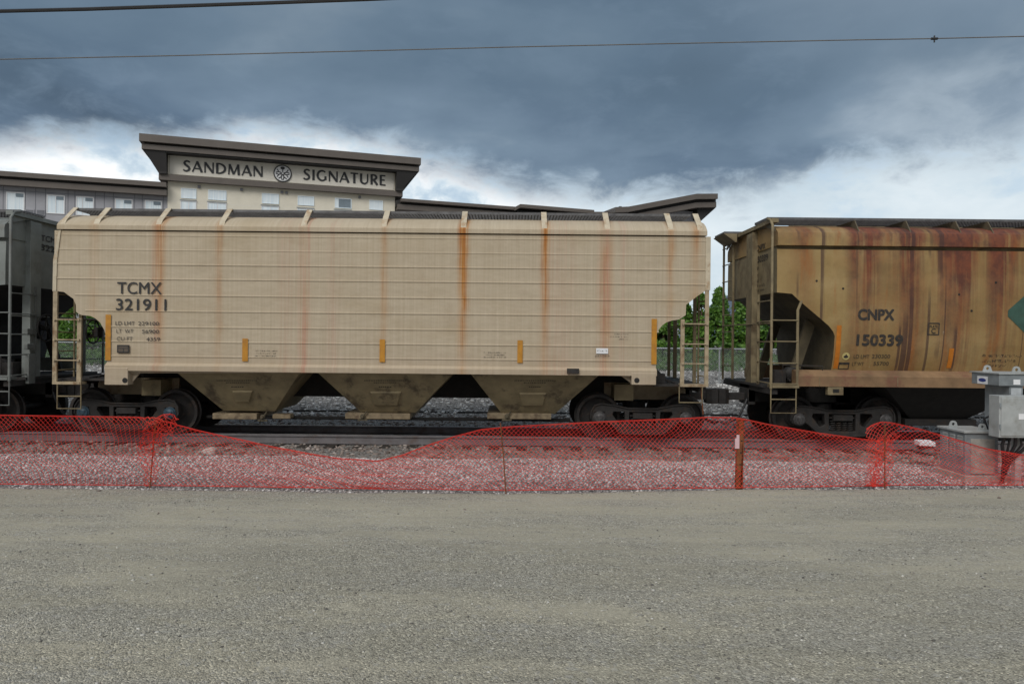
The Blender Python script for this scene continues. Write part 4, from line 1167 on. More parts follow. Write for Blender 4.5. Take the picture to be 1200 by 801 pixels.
# layered roof
KO = 1.35
a, b, zb, zt = level(163, 493, 156, 164.8, KO)
r_top = HB().box(a, b, -KO, D + 2, zb, zt).build('roof', M['fascia'], hotel)
a2, b2, zb2, zt2 = level(166, 491, 168.2, 174.2, KO - .25)
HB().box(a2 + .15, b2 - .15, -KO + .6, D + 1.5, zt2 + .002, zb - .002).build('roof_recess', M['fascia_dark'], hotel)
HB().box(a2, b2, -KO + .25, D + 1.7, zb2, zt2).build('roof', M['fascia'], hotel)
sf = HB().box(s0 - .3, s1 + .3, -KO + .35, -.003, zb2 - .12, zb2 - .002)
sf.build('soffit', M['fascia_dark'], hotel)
for (pa, pb, pin) in ((a2 + .12, a + 0, s0 - .004), (b2 - .12, b, s1 + .004)):
    lx_ = Hp(187, 205, .3)[0] if pa < 0 else Hp(471, 225, .3)[0]
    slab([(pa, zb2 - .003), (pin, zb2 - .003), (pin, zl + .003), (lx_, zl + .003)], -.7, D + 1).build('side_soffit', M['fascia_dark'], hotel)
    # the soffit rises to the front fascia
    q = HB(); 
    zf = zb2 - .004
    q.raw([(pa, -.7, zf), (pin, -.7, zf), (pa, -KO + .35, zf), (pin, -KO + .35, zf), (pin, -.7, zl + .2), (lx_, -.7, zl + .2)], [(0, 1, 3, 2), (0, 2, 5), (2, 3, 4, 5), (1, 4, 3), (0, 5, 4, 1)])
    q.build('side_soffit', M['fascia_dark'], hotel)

def window(px0, py0, px1, py1, k=0.0, mull=None, vent=False, pane='curtain', ytop=None, frame=True):
    a, zt = Hp(px0, py0, k); b, zb = Hp(px1, py1 , k)
    _, zb = Hp(px0, py1, k)
    t = .07
    m = HB().prism([(a, zb), (b, zb), (b, zt), (a, zt)], [[(a + t, zb + t), (a + t, zt - t), (b - t, zt - t), (b - t, zb + t)]], lambda p, q, d: (p, d, q), -k - .05, -k + .02)
    if mull is not None:
        mx = a + (b - a) * mull; m.box(mx - .03, mx + .03, -k - .045, -k + .02, zb + t, zt - t)
    w = m.build('window', M['frame_w'] if frame else M['curtain'], hotel)
    HB().box(a + t * .9, b - t * .9, -k - .02, -k - .004, zb + t * .9, zt - t * .9).build('pane', M[pane], w)
    if vent:
        HB().box(a + (b - a) * .52, b - t, -k - .055, -k - .021, zt - .36, zt - t - .03).build('vent_sash', M['glass_dark'], w)
    return w
# tower windows
for x0, y0_, x1, y1 in ((212.3, 220.3, 230.3, 232.2), (244, 222.2, 265.5, 234), (307, 226.2, 327, 238.3), (349, 229.2, 368.2, 240.3)):
    window(x0, y0_, x1, y1, 0, None, False, 'curtain', frame=False)
    # storey below, only its head seen over the roof of the car
    w = window(x0 - .8, y0_ + 14.4, x1, y1 + 17, 0, .52, False, 'curtain')
    aa, zz = Hp(x0 - 1.5, y0_ + 14.2); bb, _ = Hp(x1 + .5, 236)
    HB().box(aa, bb, -.10, -.051, zz, zz + .05).build('window_head', M['glass_dark'], w)
for x0, y0_, x1, y1, pn in ((392.5, 231.8, 412, 243.6, 'glass_dark'), (432.8, 234.3, 448.8, 245.6, 'curtain')):
    w = window(x0, y0_, x1, y1, 0, None, False, pn, frame=False)
    if pn == 'glass_dark':
        aa, zt_ = Hp(x0 + .8, y0_ + .8); bb, _ = Hp(x0 + 4.5, y0_); _, zb_ = Hp(x0 + .8, y1 - .8)
        HB().box(aa, bb, -.03, -.0205, zb_, zt_).build('curtain', M['curtain'], w)
    w = window(x0 - .8, y0_ + 14.0, x1, y1 + 17, 0, .52, False, 'curtain')
    aa, zz = Hp(x0 - 1.5, y0_ + 13.8); bb, _ = Hp(x1 + .5, 246)
    HB().box(aa, bb, -.10, -.051, zz, zz + .05).build('window_head', M['glass_dark'], w)
for px, py in ((233.5, 219), (283.3, 222.4), (330.5, 225.3), (336, 226), (421.5, 231)):
    a, z = Hp(px, py); HB().box(a - .11, a + .11, -.16, -.002, z - .10, z + .10).build('wall_vent', M['joint'], hotel)
for yc_ in (235.5, 250):
    a, z = Hp(198, yc_); HB().box(s0 + .02, s1 - .02, -.004, -.0015, z - .02, z + .02).build('stucco_joint', M['sign_panel'], hotel)
# left wing, set back half a metre
KB = -.1
wl, _ = Hp(-330, 230, KB); wr, _ = Hp(197, 230, KB); _, zwt = Hp(0, 214, KB)
HB().box(wl, s0 - .005, .1, D - 1, 0, zwt).build('wing_wall', M['panel'], hotel)
for (yt, yb, k, mm) in ((200, 205.8, .75, 'fascia'), (209.3, 216.3, .5, 'fascia')):
    a, zt = Hp(0, yt, k); _, zb = Hp(0, yb, k); b, _ = Hp(196, 214, k); la, _ = Hp(-340, 200, k)
    HB().box(la, min(b, s0 - .02) , -k, D, zb, zt).build('wing_roof', M[mm], hotel)
    if yt == 200: zu = zb; bu = b
    else: HB().box(la + .05, min(bu, s0 - .02) - .05, -.35, D - .2, zt + .002, zu - .002).build('roof_recess', M['fascia_dark'], hotel)
for x0, y0_, x1, y1, mu in ((-40, 221.5, -18, 243, None), (7.5, 224.6, 29, 246.3, None), (55, 228, 76, 250, .5), (89.5, 229.8, 110, 252, .35), (135, 232.6, 155.4, 254, None), (169.8, 234.3, 189.6, 256, None)):
    window(x0, y0_, x1, y1, KB, mu, True)
for x0, y0_ in ((29.8, 245), (42.8, 245.3), (-22, 242)):
    a, zt = Hp(x0, y0_, KB); b, _ = Hp(x0 + 10.5, y0_, KB); _, zb = Hp(x0, y0_ + 7, KB)
    ac = HB().box(a, b, .04, .098, zb, zt).build('air_grille', M['panel'], hotel)
    HB().box(a + .06, b - .06, .02, .039, zb + .06, zt - .06).build('grille_louvre', M['joint'], ac)
jm = HB()
for px in (-30, 4, 29.7, 42, 53.5, 80, 88, 112, 122.5, 133, 158, 167, 192):
    a, z = Hp(px, 216, KB); jm.box(a - .025, a + .025, .094, .099, 0, zwt - .05)
a, z = Hp(0, 222.3, KB); jm.box(wl, s0 - .03, .0935, .0985, z - .02, z + .02)
jm.build('cladding_joints', M['joint'], hotel)
# right wing: receding stepped roofs
def wing(pts_top, th, k, depth, mat='fascia', name='wing_roof'):
    top = [Hp(x, y, k) for x, y in pts_top]; bot = [Hp(x, y + th, k) for x, y in pts_top]
    return slab(top + bot[::-1], -k, depth).build(name, M[mat], hotel)
sR0 = s1 + .02
a, _ = Hp(475, 235); b, zz = Hp(700, 252); 
HB().box(sR0, Hp(800, 250, 0)[0], .5, D - 1, 0, Hp(600, 250)[1]).build('wing_wall', M['panel'], hotel)
wing([(470, 232.2), (606, 242.3)], 3.6, 1.2, D - 2)
wing([(466, 239.0), (606, 249)], 6, .9, D - 3)
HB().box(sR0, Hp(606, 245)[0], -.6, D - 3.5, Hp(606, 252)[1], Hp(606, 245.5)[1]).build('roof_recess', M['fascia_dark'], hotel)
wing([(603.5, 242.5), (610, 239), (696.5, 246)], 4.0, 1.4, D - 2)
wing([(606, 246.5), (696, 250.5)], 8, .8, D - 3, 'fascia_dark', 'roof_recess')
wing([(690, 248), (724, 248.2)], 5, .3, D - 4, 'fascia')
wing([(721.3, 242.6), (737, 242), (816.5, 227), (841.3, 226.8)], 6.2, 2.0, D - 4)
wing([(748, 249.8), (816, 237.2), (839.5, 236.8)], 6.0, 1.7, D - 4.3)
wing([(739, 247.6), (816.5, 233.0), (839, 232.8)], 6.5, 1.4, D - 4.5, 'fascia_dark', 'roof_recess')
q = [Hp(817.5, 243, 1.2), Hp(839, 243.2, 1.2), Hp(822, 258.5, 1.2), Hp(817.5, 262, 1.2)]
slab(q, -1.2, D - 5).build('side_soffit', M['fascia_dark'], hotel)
HB().box(Hp(768, 250)[0], Hp(817.5, 250)[0], -.3, D - 6, Hp(790, 285)[1], Hp(790, 247)[1]).build('wing_wall', M['panel'], hotel)
a, z = Hp(739, 240.5); HB().box(a - .15, a + .15, 3, 3.3, z - .8, z + .25).box(a + .25, a + .5, 3, 3.3, z - .8, z + .45).build('roof_vent', M['joint'], hotel)

# sign lettering: roman capitals with thick and thin strokes
def arc(cx, cy, rx, ry, a0, a1, n=12): return [(cx + rx * math.cos(R(a0 + (a1 - a0) * k / n)), cy + ry * math.sin(R(a0 + (a1 - a0) * k / n))) for k in range(n + 1)]
TK, TN = .205, .125
def wv(pts, f): return [TN + (TK - TN) * f(k / (len(pts) - 1)) for k in range(len(pts))]
hump = lambda t: math.sin(math.pi * t) ** 1.0
GL = {
    'S': (.62, [(lambda p: (p, wv(p, hump)))([(.56, .86), (.46, .94), (.32, .97), (.17, .90), (.12, .76), (.20, .62), (.34, .52), (.48, .41), (.54, .26), (.46, .11), (.30, .03), (.14, .06), (.04, .15)])]),
    'A': (.86, [([(.05, 0), (.44, 1)], TN), ([(.42, 1), (.82, 0)], TK), ([(.17, .32), (.70, .32)], TN * .9)]),
    'N': (.86, [([(.10, 0), (.10, 1)], TN), ([(.10, .97), (.76, .03)], TK), ([(.77, 0), (.77, 1)], TN)]),
    'D': (.88, [([(.13, 0), (.13, 1)], TK), ((lambda p: (p, wv(p, hump)))(arc(.22, .5, .57, .455, 90, -90))), ([(.13, .955), (.25, .955)], TN), ([(.13, .045), (.25, .045)], TN)]),
    'M': (1.06, [([(.10, 0), (.16, 1)], TN), ([(.16, .98), (.52, .05)], TK), ([(.52, .05), (.88, .98)], TN), ([(.88, 1), (.95, 0)], TK)]),
    'I': (.32, [([(.16, 0), (.16, 1)], TK)]),
    'G': (.90, [(lambda p: (p, wv(p, hump)))(arc(.48, .5, .40, .46, 48, 312, 18)), ([(.77, .10), (.77, .46)], TK * .9)]),
    'T': (.72, [([(.36, 0), (.36, 1)], TK), ([(.02, .955), (.70, .955)], TN)]),
    'U': (.84, [([(.13, 1), (.13, .34)], TK), ((lambda p: (p, wv(p, lambda t: 1 - t)))(arc(.425, .34, .295, .30, 180, 360))), ([(.72, .34), (.72, 1)], TN)]),
    'R': (.72, [([(.13, 0), (.13, 1)], TK), ((lambda p: (p, wv(p, hump)))(arc(.28, .73, .28, .225, 90, -90))), ([(.13, .955), (.30, .955)], TN), ([(.13, .50), (.30, .50)], TN), ([(.30, .50), (.66, 0)], TK)]),
    'E': (.62, [([(.13, 0), (.13, 1)], TK), ([(.13, .953), (.55, .953)], TN), ([(.13, .52), (.49, .52)], TN), ([(.13, .047), (.57, .047)], TN)]),
}
def sign(word, sA, sB, zA, zB, parent):
    hgt = zB - zA; tot = sum(GL[c][0] for c in word) + .12 * (len(word) - 1)
    sc_ = (sB - sA) / tot; x = sA
    for c in word:
        m = HB(); dep = -.10
        for pts, w in GL[c][1]:
            ws = w if hasattr(w, '__len__') else [w] * len(pts)
            dep -= .004
            L_, R_ = [], []
            for k, p in enumerate(pts):
                p0, p1 = pts[max(k - 1, 0)], pts[min(k + 1, len(pts) - 1)]
                dx, dz = p1[0] - p0[0], p1[1] - p0[1]; ll = math.hypot(dx, dz); nx, nz = -dz / ll * ws[k] / 2, dx / ll * ws[k] / 2
                L_.append((x + (p[0] + nx) * sc_, zA + (p[1] + nz) * hgt)); R_.append((x + (p[0] - nx) * sc_, zA + (p[1] - nz) * hgt))
            n = len(pts); v = []
            for k in range(n):
                v += [(L_[k][0], dep, L_[k][1]), (R_[k][0], dep, R_[k][1]), (R_[k][0], -.05, R_[k][1]), (L_[k][0], -.05, L_[k][1])]
            f = [(0, 1, 2, 3), tuple((n - 1) * 4 + q for q in (3, 2, 1, 0))]
            for k in range(n - 1):
                for q in range(4): f.append((k * 4 + q, k * 4 + (q + 1) % 4, k * 4 + 4 + (q + 1) % 4, k * 4 + 4 + q))
            m.raw(v, f)
        m.build('sign_letter', M['sign_letter'], parent)
        x += (GL[c][0] + .12) * sc_
_, zA = Hp(220, 200.8, .1); _, zB = Hp(220, 188.3, .1)
sign('SANDMAN', Hp(214.3, 195, .1)[0], Hp(308.3, 200, .1)[0], zA, zB, pan)
_, zA = Hp(360, 210.6, .1); _, zB = Hp(360, 198.3, .1)
sign('SIGNATURE', Hp(355.3, 205, .1)[0], Hp(452.5, 210, .1)[0], zA, zB, pan)
cxs, czs = Hp(331.3, 203.2, .15); rad = Hp(342, 203, .15)[0] - cxs
def disc(r, d0, d1, mat, parent, name, n=36):
    m = HB(); m.v = [(cxs + r * math.cos(2 * math.pi * k / n), d, czs + r * math.sin(2 * math.pi * k / n)) for d in (d0, d1) for k in range(n)]
    m.f = [tuple(range(n)), tuple(range(n, 2 * n))[::-1]] + [(k, (k + 1) % n, (k + 1) % n + n, k + n) for k in range(n)]
    return m.build(name, mat, parent)
em = disc(rad, -.14, -.052, M['sign_letter'], hotel, 'round_emblem')
disc(rad * .87, -.16, -.1405, M['frame_w'], em, 'emblem_face')
m = HB()
def rib(p, w, dep): 
    for (x0, z0), (x1, z1) in zip(p[:-1], p[1:]):
        dx, dz = x1 - x0, z1 - z0; l = math.hypot(dx, dz); nx, nz = -dz / l * w / 2, dx / l * w / 2
        m.face([(cxs + (x0 + nx) * rad, dep, czs + (z0 + nz) * rad), (cxs + (x1 + nx) * rad, dep, czs + (z1 + nz) * rad), (cxs + (x1 - nx) * rad, dep, czs + (z1 - nz) * rad), (cxs + (x0 - nx) * rad, dep, czs + (z0 - nz) * rad)])
for k, q in enumerate((20, 60, 160, 120, 200, 250, 290, 340)):
    c, s_ = math.cos(R(q)), math.sin(R(q)); dep = -.166 - .002 * k
    if q in (60, 120): continue
    rib([(.10 * c, .10 * s_), (.5 * c, .5 * s_)], .13, dep)
    for e in (-1, 1):
        c2, s2 = math.cos(R(q + e * 16)), math.sin(R(q + e * 16))
        rib([(.45 * c, .45 * s_), (.76 * c2, .76 * s2)], .11, dep - .001)
m.face([(cxs + rad * (.24 * math.cos(k * .4)), -.19, czs + rad * (.60 + .17 * math.sin(k * .4))) for k in range(16)])
rib([(0, .1), (0, .5)], .09, -.185)
m.build('emblem_print', M['sign_letter'], em, fix=False)

# ------------------------------------------------------------------ fence, hedge on the bank
fy = 24.2
fen = empty('chain_link_fence', (0, fy, gz(fy)), 'galvanised chain-link fence with a top rail on the rubble bank behind the train', 'fence')
fz = Z_(820, 408.3, fy); zb_ = gz(fy) - .05
m = MB().tube([(-24, fy, fz), (20, fy, fz)], .024, 7); m.build('top_rail', M['chain'], fen)
for k in range(15):
    x = X_(843.5, 420, fy) + (k - 10) * 2.96
    MB().tube([(x, fy + .03, zb_ - .2), (x, fy + .03, fz + .04)], [.03, .03], 8).build('fence_post', M['chain'], fen)
m = MB(); hgt = fz - zb_; st_ = .075
for k in range(int(44 / st_)):
    x = -24 + k * st_
    m.tube([(x, fy - .03, zb_), (x + hgt, fy - .03, fz)], .0032, 3, False); m.tube([(x + hgt, fy - .025, zb_), (x, fy - .025, fz)], .0032, 3, False)
m.build('wire_mesh', M['chain'], fen, fix=False)

def leafy(n, fn, size):
    """n small leaf clumps: fn() -> position and outward direction"""
    v = np.empty((n, 4, 3)); 
    for k in range(n):
        p, d = fn(); s_ = size * rnd.uniform(.6, 1.4)
        a = Vector((rnd.gauss(0, 1), rnd.gauss(0, 1), rnd.gauss(.8, .8))).normalized()
        b = a.cross(Vector(d) + Vector((rnd.gauss(0, .5), rnd.gauss(0, .5), rnd.gauss(0, .5)))).normalized()
        p = Vector(p)
        v[k] = [p - a * s_, p + b * s_ * .5, p + a * s_, p - b * s_ * .5]
    return v.reshape(-1, 3), [(4 * k, 4 * k + 1, 4 * k + 2, 4 * k + 3) for k in range(n)]
def cedar_proto(seed, h):
    rnd.seed(seed)
    t = empty('cedar_tree', (0, 0, 0), 'tall bright green cedar in the hedge row behind the chain-link fence', 'tree', 'cedar hedge behind the train')
    MB().tube([(0, 0, -.1), (.02, 0, h * .5), (0, .02, h * .95)], [.09, .06, .015], 7).build('trunk', M['bark'], t)
    lumps = [(rnd.uniform(.0, .95), rnd.uniform(0, 6.28), rnd.uniform(.7, 1.15)) for _ in range(46)]
    def fn():
        f, q, rr = lumps[rnd.randrange(46)]
        f = min(max(f + rnd.gauss(0, .035), .0), 1.0); q += rnd.gauss(0, .35)
        r = (.72 * (1 - f) ** .6 * min(1, .45 + f * 4)) * rr * rnd.uniform(.55, 1.1) + .02
        return (r * math.cos(q), r * math.sin(q), f * h), (math.cos(q), math.sin(q), .3)
    v, f = leafy(5200, fn, .085)
    mb = MB(); mb.v = [tuple(p) for p in v]; mb.f = f
    mb.build('crown', M['leaf'], t, fix=False)
    return t
protos = [cedar_proto(3, 3.1), cedar_proto(5, 3.6), cedar_proto(8, 2.8)]
spots = []
for px, top in ((36, 352), (60, 349), (84, 358), (108, 366), (132, 352), (752, 362), (778, 360), (800, 347), (822, 343), (842, 336), (866, 350), (890, 352), (912, 340), (935, 352)):
    spots.append((px, top))
used = set()
for i, (px, top) in enumerate(spots):
    k = i % 3; y = 29.2 + (i * 37 % 10) * .09
    x = X_(px, 400, y); zt = Z_(px, top, y); h0 = (3.1, 3.6, 2.8)[k]
    t = protos[k] if k not in used else copy_tree(protos[k])
    used.add(k)
    z0 = gz(y) - .05
    t.location = (x, y, z0); sc_ = (zt - z0) / h0; t.scale = (1.0, 1.0, sc_); t.rotation_euler = (0, 0, i * 1.7)
rnd.seed(21)
def ivy():
    x = rnd.choice([rnd.uniform(-18.5, -13.5), rnd.uniform(4.5, 11.5)]); y = rnd.uniform(26.0, 29.0)
    return (x, y, gz(y) + rnd.uniform(0, .30) * (.6 + .5 * vnoise(x, y, 1.5))), (0, -.5, 1)
v, f = leafy(9000, ivy, .07)
mb = MB(); mb.v = [tuple(p) for p in v]; mb.f = f
tag(mb.build('ground_cover', M['ivy'], None, fix=False), 'low green ground cover below the cedar hedge', 'ground cover', None, 'stuff')

# ------------------------------------------------------------------ safety netting and stakes
def net_y(px): return float(np.interp(px, [-100, 175, 593, 868, 1037, 1300], [9.27, 9.27, 9.18, 9.50, 9.72, 9.85]))
def netting(label, x0, x1, top, bot, rows, ph, edge0=None, edge1=None, crumple=None, yoff=0., cord=True, step=5.1):
    cols = int((x1 - x0) / step); NP = []
    tx_, ty_ = zip(*top); bx_, by_ = zip(*bot)
    for i in range(cols + 1):
        col = []
        for j in range(rows + 1):
            t = j / rows
            e0 = edge0(t) if edge0 else x0; e1 = edge1(t) if edge1 else x1
            px = e0 + (e1 - e0) * i / cols
            Y = net_y(px)
            zt = Z_(px, np.interp(px, tx_, ty_), Y); zb = Z_(px, np.interp(px, bx_, by_), Y)
            sag = 1 - min(1, (zt - zb) / .9)
            tt = t ** (1 + .25 * sag)                       # slack net gathers at the top cord
            wig = .010 * math.sin(px * .11 + j * .9 + ph) + .008 * math.sin(px * .05 - j * .5)
            y = Y + yoff + .05 * math.sin(px * .021 + ph) * math.sin(math.pi * t) + .03 * sag * math.sin(px * .09 + j * 1.3)
            z = zb + (zt - zb) * tt + wig * (t * (1 - t) * 4) * .8
            x = X_(px, 540, Y) + .012 * math.sin(j * .8 + px * .03 + ph)
            if crumple:
                c = crumple(px, t)
                if c: x += rnd.gauss(0, c); z += rnd.gauss(0, c); y += rnd.gauss(0, c)
            if z < .004: z = .004; 
            col.append((x, y, z))
        NP.append(col)
    m = MB(); r = .0029
    def seg(a, b, r=r):
        m.tube([a, b], r, 3, False)
    for i in range(cols):
        for j in range(rows):
            if (i + j) % 2 == 0: seg(NP[i][j], NP[i + 1][j + 1])
            else: seg(NP[i + 1][j], NP[i][j + 1])
    # cell is two nodes wide: second family
    for i in range(cols): 
        if cord: seg(NP[i][rows], NP[i + 1][rows], .0055)
        seg(NP[i][0], NP[i + 1][0], .006)
        if cord and i % 1 == 0: 
            a, b = Vector(NP[i][rows]), Vector(NP[i + 1][rows]); dz = Vector((0, .006, -.011 - .004 * math.sin(i * .7)))
            seg(a + dz, b + dz, .004)
    o = m.build('safety_netting', M['net'], None, fix=False)
    return tag(o, label, 'netting', 'orange safety netting along the track')
net_bot = [(-340, 569), (-100, 570.5), (0, 570), (175, 571), (420, 575.5), (600, 576.5), (700, 576), (868, 572), (1040, 570), (1200, 571), (1300, 573)]
ROWS = 30
netting('taut left length of orange-red safety netting ending in a knot at the first stake', -330, 213, [(-330, 489), (-90, 487), (0, 486), (100, 487.5), (165, 488.5), (184, 489), (190, 485), (203, 487), (213, 494)], net_bot, ROWS, .5,
        None, lambda t: 176 + 30 * t + 6 * math.sin(t * 9), lambda px, t: .02 * max(0, (px - 178) / 30) if px > 178 and t > .75 else (.008 if px > 165 else 0), step=2.75)
netting('long middle length of orange-red netting, sagging low and rising to the rusty post', 166, 1047, [(166, 497), (186, 491), (200, 496), (230, 504), (300, 519), (360, 531), (400, 537), (440, 540), (470, 533), (505, 520), (530, 512), (565, 503), (600, 499.5), (700, 494), (780, 491), (830, 488.5), (860, 489), (872, 491), (900, 497), (960, 507), (1010, 514), (1047, 517)], net_bot, ROWS, 1.7,
        lambda t: 166 + 4 * math.sin(t * 8), lambda t: 1043 + 4 * t, lambda px, t: .012 if (px < 205 and t > .55) or px > 1025 else 0, .012, step=2.75)
netting('right length of orange-red safety netting with a raised fold, in front of the electrical cabinets', 1017, 1290, [(1017, 503), (1024, 498), (1035, 494.5), (1046, 495.5), (1080, 503), (1120, 514), (1160, 526), (1200, 533), (1290, 545)], net_bot, ROWS, 2.6, None, None, None, .06, step=2.75)
netting('gathered strip of orange-red netting hanging down the stake left of the cabinets', 1015, 1058, [(1010, 508), (1058, 509)], [(1000, 569), (1060, 569)], ROWS, 4., lambda t: 1020 + 8 * t, lambda t: 1027 + 14 * t + 12 * t ** 4, lambda px, t: .012, -.02, False, step=4.2)

def stake(px, yt, yb, label, lean=0):
    Y = net_y(px) - .02; b = at(px, yb, Y); t = at(px + lean, yt, Y + .02)
    s_ = MB().tube([(b.x, b.y, -.12), (b.x + (t.x - b.x) * .5, b.y + .012, t.z * .5), (t.x, t.y, t.z)], .0085, 7)
    for k in range(28):
        f = k / 28; s_.ring((b.x + (t.x - b.x) * f, b.y + .012 * math.sin(f * 3.1), t.z * f), .0088, .002, 'z', 8, 4)
    o = s_.build('rebar_stake', M['rust'], None)
    o.data.transform(Matrix.Translation((-b.x, -b.y, 0))); o.location = (b.x, b.y, 0)
    return tag(o, label, 'stake', 'rebar stakes holding the netting')
stake(175, 494, 569, 'leaning rebar stake under the knot of netting at the left', 8)
stake(593.5, 495, 575, 'thin rebar stake where the netting rises again after its sag', -7)
stake(1037, 497, 569, 'rebar stake beside the gathered strip of netting left of the cabinets', 0)
pY = net_y(868) + .05
pb, pt = at(866.5, 571, pY), at(868.5, 490.5, pY)
post = empty('rusty_post', (pb.x, pY, 0), 'rusty red-brown steel channel post holding up the netting, right of centre', 'post')
def lean(z): return (pt.x - pb.x) * z / pt.z
m = MB()
for d0, d1, e0, e1 in ((-.048, -.036, 0, .055), (.036, .048, 0, .055), (-.0355, .0355, .044, .055)):
    m.hexa([(pb.x + d0, pY + e0, -.1), (pb.x + d1, pY + e0, -.1), (pb.x + d1, pY + e1, -.1), (pb.x + d0, pY + e1, -.1)],
           [(pt.x + d0, pY + e0, pt.z), (pt.x + d1, pY + e0, pt.z), (pt.x + d1, pY + e1, pt.z), (pt.x + d0, pY + e1, pt.z)])
m.hexa([(pb.x - .05, pY - .006, -.1), (pb.x + .002, pY - .006, -.1), (pb.x + .002, pY - .0005, -.1), (pb.x - .05, pY - .0005, -.1)], [(pt.x - .03, pY - .006, pt.z), (pt.x + .04, pY - .006, pt.z), (pt.x + .04, pY - .0005, pt.z), (pt.x - .03, pY - .0005, pt.z)])
m.build('channel', M['rust'], post, None, .003)
m = MB()
for k in range(5): m.lathe((pb.x + lean(.15 + .16 * k) - .005 + .006 * k, pY - .0065, .15 + .16 * k), [(.012, 0), (.012, .002)], 'y', 8, -1)
m.build('bolt_hole', M['dark'], post)
m = MB(); zz = [Z_(864, y, pY) for y in (525, 521, 513, 509)]; xx0 = X_(861, 518, pY); xx1 = X_(866, 518, pY)
m.box(xx0, xx1, pY - .02, pY - .0075, zz[0], zz[2]); m.box(xx0 + .02, xx1, pY - .019, pY - .008, zz[2] + .0005, zz[3])
tag(m.build('paper_tag', plain('pink_tag', (.62, .42, .45), .7, 0, .1, 9, 0), post), 'torn pale pink tag')

# ------------------------------------------------------------------ electrical gear at the right
def lug(cab, x, y, z, mat):
    m = MB(); n = 10
    o_ = [(.055 * math.cos(math.pi * k / n), .05 + .05 * math.sin(math.pi * k / n)) for k in range(n + 1)] + [(-.075, 0), (.075, 0)]
    hol = [(.024 * math.cos(2 * math.pi * k / 10), .048 + .024 * math.sin(2 * math.pi * k / 10)) for k in range(10)][::-1]
    m.prism(o_, [hol], lambda a, b, d: (x + a, d, z + b), y - .008, y + .008)
    m.build('lifting_lug', mat, cab)
yF, yB = 10.3, 10.92
xl = X_(1171, 445, yF); zt, zb = Z_(1171, 438.3, yF), Z_(1171, 452, yF)
cab = empty('electrical_cabinet', (xl + .5, 10.5, gz(10.5)), 'tall galvanised electrical pedestal with wide cap and grey box on its front', 'cabinet')
xr = xl + 1.05
cp = MB().box(xl, xr, yF, yB, zb, zt).build('cap', M['galv_dark'], cab, None, .008)
MB().box(xl - .02, xr + .02, yF - .02, yB + .02, zt + .001, zt + .018).build('cap_lip', M['galv'], cp)
lug(cab, X_(1157, 437, 10.75), 10.75, zt + .0185, M['galv']); lug(cab, X_(1191, 439, yF + .04), yF + .04, zt + .0185, M['galv'])
# left-face sticker and front sticker
m = MB().box(xl - .004, xl - .001, 10.55, 10.78, Z_(1152, 449.5, 10.66), Z_(1152, 440.5, 10.66)); stk = m.build('sticker', M['white'], cp)
cy_, cz_ = 10.665, (Z_(1152, 449.5, 10.66) + Z_(1152, 440.5, 10.66)) / 2
m = MB(); m.v = [(xl - .006, cy_ + .085 * math.cos(k * .39), cz_ + .028 * math.sin(k * .39)) for k in range(16)]; m.f = [tuple(range(16))]
m.build('sticker_print', M['blue'], cp, fix=False)
MB().box(X_(1187.5, 447, yF), X_(1195.5, 447, yF), yF - .005, yF - .0015, Z_(1191, 450.5, yF), Z_(1191, 444.5, yF)).build('sticker', M['white'], cp)
xc = X_(1183, 460, yF + .03)
col_ = MB().box(xc, xc + .20, yF + .03, yB - .05, Z_(1183, 503, yF + .03), zb - .001).build('column', M['galv_dark'], cab, None, .006)
MB().box(xc + .02, xc + .17, yF + .024, yF + .0285, zb - .13, zb - .03).build('sticker', plain('grey_label', (.45, .48, .5), .5), col_)
yf = 10.0; xb = X_(1171, 480, yf)
bx1 = xb + .75
zt2, zb2 = Z_(1171, 463.5, yf), Z_(1171, 512.5, yf)
bxo = MB().box(xb, bx1, yf, yf + .22, zb2, zt2).build('front_box', M['galv'], cab, None, .006)
m = MB().box(xb + .025, bx1 - .025, yf - .012, yf - .001, zb2 + .025, zt2 - .025); m.build('box_door', M['galv'], bxo, None, .004)
for zz_ in (.12, .42): MB().lathe((xb + .012, yf - .006, zb2 + zz_), [(.012, 0), (.012, .07)], 'z', 8).build('hinge', M['galv_dark'], bxo)
m = MB().box(bx1 - .09, bx1 - .05, yf - .03, yf - .0125, zb2 + .22, zb2 + .36); m.build('latch', M['dark'], bxo)
m = MB().box(X_(1193, 488, yf), X_(1193, 488, yf) + .12, yf - .016, yf - .0125, Z_(1193, 491, yf), Z_(1193, 484.5, yf)); m.build('sticker', M['white'], bxo)
for xx in (X_(1190, 530, 10.2), X_(1225, 530, 10.2)):
    MB().box(xx, xx + .09, 10.2, 10.29, gz(10.2) - .1, zb2 + .1).build('support_leg', M['galv'], cab, None, .004)
m = MB().box(X_(1166, 500, 10.2) + .05, bx1, yf + .222, 10.33, zb2 + .02, zb2 + .1); m.build('mounting_rail', M['galv_dark'], cab)
m = MB()
for k in range(5):
    x0_ = X_(1178 + 6 * k, 512, 10.1); m.tube([(x0_, 10.1, zb2 + .01), (x0_ - .03 + .02 * k, 10.12, zb2 - .12), (x0_ + .05 - .05 * k, 10.2, .28), (x0_ + .1 - .08 * k, 10.3, gz(10.3) - .02)], .016 if k % 2 else .024, 7)
for k in range(3):
    m.tube([(xc - .05, yF + .2 + .1 * k, .62), (xc - .12, yF + .2 + .1 * k, .78 + .03 * k), (xc + .02, yF + .2 + .1 * k, .90)], .02, 6)
m.build('cable_bundle', M['cable'], cab, 50)

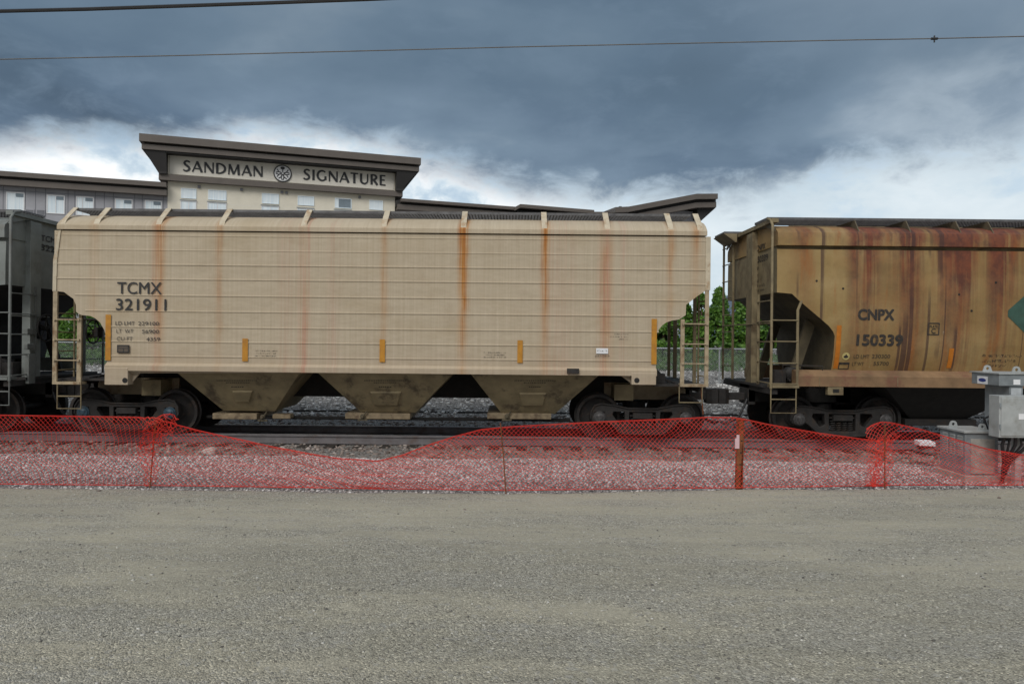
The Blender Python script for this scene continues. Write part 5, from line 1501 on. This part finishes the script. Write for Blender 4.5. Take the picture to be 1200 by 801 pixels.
yG, yH = 10.5, 11.12
xg = X_(1131, 520, yG); zt3 = Z_(1131, 504.5, yG); zb3 = gz(yG) - .05
gb = empty('ground_cabinet', (xg + .3, yG + .3, gz(yG)), 'low grey louvred cabinet on a concrete base, half behind the netting below the tall pedestal', 'cabinet')
xg1 = X_(1170, 520, yG)
hs = MB().box(xg, xg1, yG, yH, zb3 + .14, zt3 - .035).build('housing', M['galv_dark'], gb, None, .006)
MB().box(xg - .03, xg1 + .03, yG - .03, yH + .03, zt3 - .034, zt3).build('lid', M['galv'], gb, None, .006)
for rr in range(3): 
    m = MB()
    for k in range(9):
        yy = yG + .12 + .18 * rr; z = zt3 - .10 - k * .035
        m.box(xg - .012, xg - .001, yy - .06, yy + .05, z - .008, z + .008)
    m.box(xg - .0008, xg - .0002, yy - .065, yy + .055, z - .02, zt3 - .08)
    m.build('louvre', M['galv'], hs)
MB().box(xg + .08, xg1 - .06, yG - .012, yG - .001, zb3 + .16, zt3 - .12).build('door', M['concrete'], hs, None, .004)
MB().box(xg - .03, xg1 + .2, yG - .06, yH + .06, zb3 - .02, zb3 + .139).build('base', M['concrete'], gb, None, .012)
lug(gb, X_(1117, 497, 10.95), 10.95, zt3 + .0005, M['galv']); lug(gb, X_(1151, 502, 10.6), 10.6, zt3 + .0005, M['galv'])
# white board on a stone
Yb = 12.1; g_ = gz(Yb)
p0 = at(1074, 521, Yb); 
bd = MB().hexa([(p0.x, Yb - .1, p0.z), (p0.x + .27, Yb - .1, p0.z - .01), (p0.x + .30, Yb + .12, p0.z), (p0.x + .03, Yb + .12, p0.z)], [(p0.x, Yb - .1, p0.z + .07), (p0.x + .27, Yb - .1, p0.z + .055), (p0.x + .30, Yb + .12, p0.z + .075), (p0.x + .03, Yb + .12, p0.z + .08)])
bd = bd.build('foam_board', M['white'], None, None, .006); tag(bd, 'small flat white block lying on a dark rock behind the netting', 'board')
def rock(cx, cy, z0, sx, sy, sz, mat, label, seed):
    r2 = random.Random(seed); bm = bmesh.new(); bmesh.ops.create_icosphere(bm, subdivisions=3, radius=1)
    ph = [r2.uniform(0, 6) for _ in range(6)]
    for v in bm.verts:
        c = v.co; k = 1 + .14 * math.sin(3 * c.x + ph[0]) + .12 * math.sin(4 * c.y + ph[1]) + .10 * math.sin(5 * c.z + ph[2] + 2 * c.x) + r2.uniform(-.03, .03)
        v.co = Vector((c.x * sx * k, c.y * sy * k, max(c.z, -.5) * sz * k))
    me = bpy.data.meshes.new('rock'); bm.to_mesh(me); bm.free(); me.materials.append(mat)
    o = bpy.data.objects.new('rock', me); COL.objects.link(o); o.location = (cx, cy, z0)
    return tag(o, label, 'rock', 'larger rocks by the track')
stone_grey = plain('grey_boulder', (.13, .12, .115), .9, 0, .3, 10, .5); stone_pale = plain('pale_boulder', (.40, .36, .33), .9, 0, .25, 12, .5)
rock(p0.x + .2, Yb + .08, p0.z - .115, .20, .16, .11, stone_grey, 'dark rock under the small white block behind the netting', 4)
q_ = at(246, 523, 13.2); rock(q_.x, 13.2, gz(13.2) + .04, .13, .11, .10, stone_pale, 'pale rock on the ballast in front of the tan car near the left wheels', 6)

# ------------------------------------------------------------------ overhead cables
def wire(name, pts, Y, r, mat, label, cat):
    P = [at(px, py, Y) for px, py in pts]
    a, b = P[0], P[-1]
    dl, dr = (P[1] - P[0]).normalized(), (P[-1] - P[-2]).normalized()
    P = [a - dl * 14] + P + [b + dr * 14]
    return tag(MB().tube(P, r, 6).build(name, mat, None, 50), label, cat)
wire('power_cable', [(0, 13.3), (100, 11), (200, 7.6), (300, 4.2), (430, -.5), (520, -4.5)], 9.5, .024, M['cable'], 'thick black cable crossing the top left corner of the sky', 'cable')
ln = wire('overhead_wire', [(0, 69.7), (200, 65.5), (400, 60.5), (600, 55.3), (800, 51), (1000, 47), (1095, 45.4), (1200, 42.8)], 11.5, .0085, M['cable2'], 'thin grey wire crossing the whole sky above the hotel', 'cable')
q_ = at(1095, 45.6, 11.5)
MB().tube([q_ + Vector((-.05, 0, 0)), q_ + Vector((.05, 0, .002))], .022, 8).tube([q_ + Vector((0, 0, -.06)), q_ + Vector((0, 0, .05))], .012, 6).build('wire_splice', M['cable'], ln)
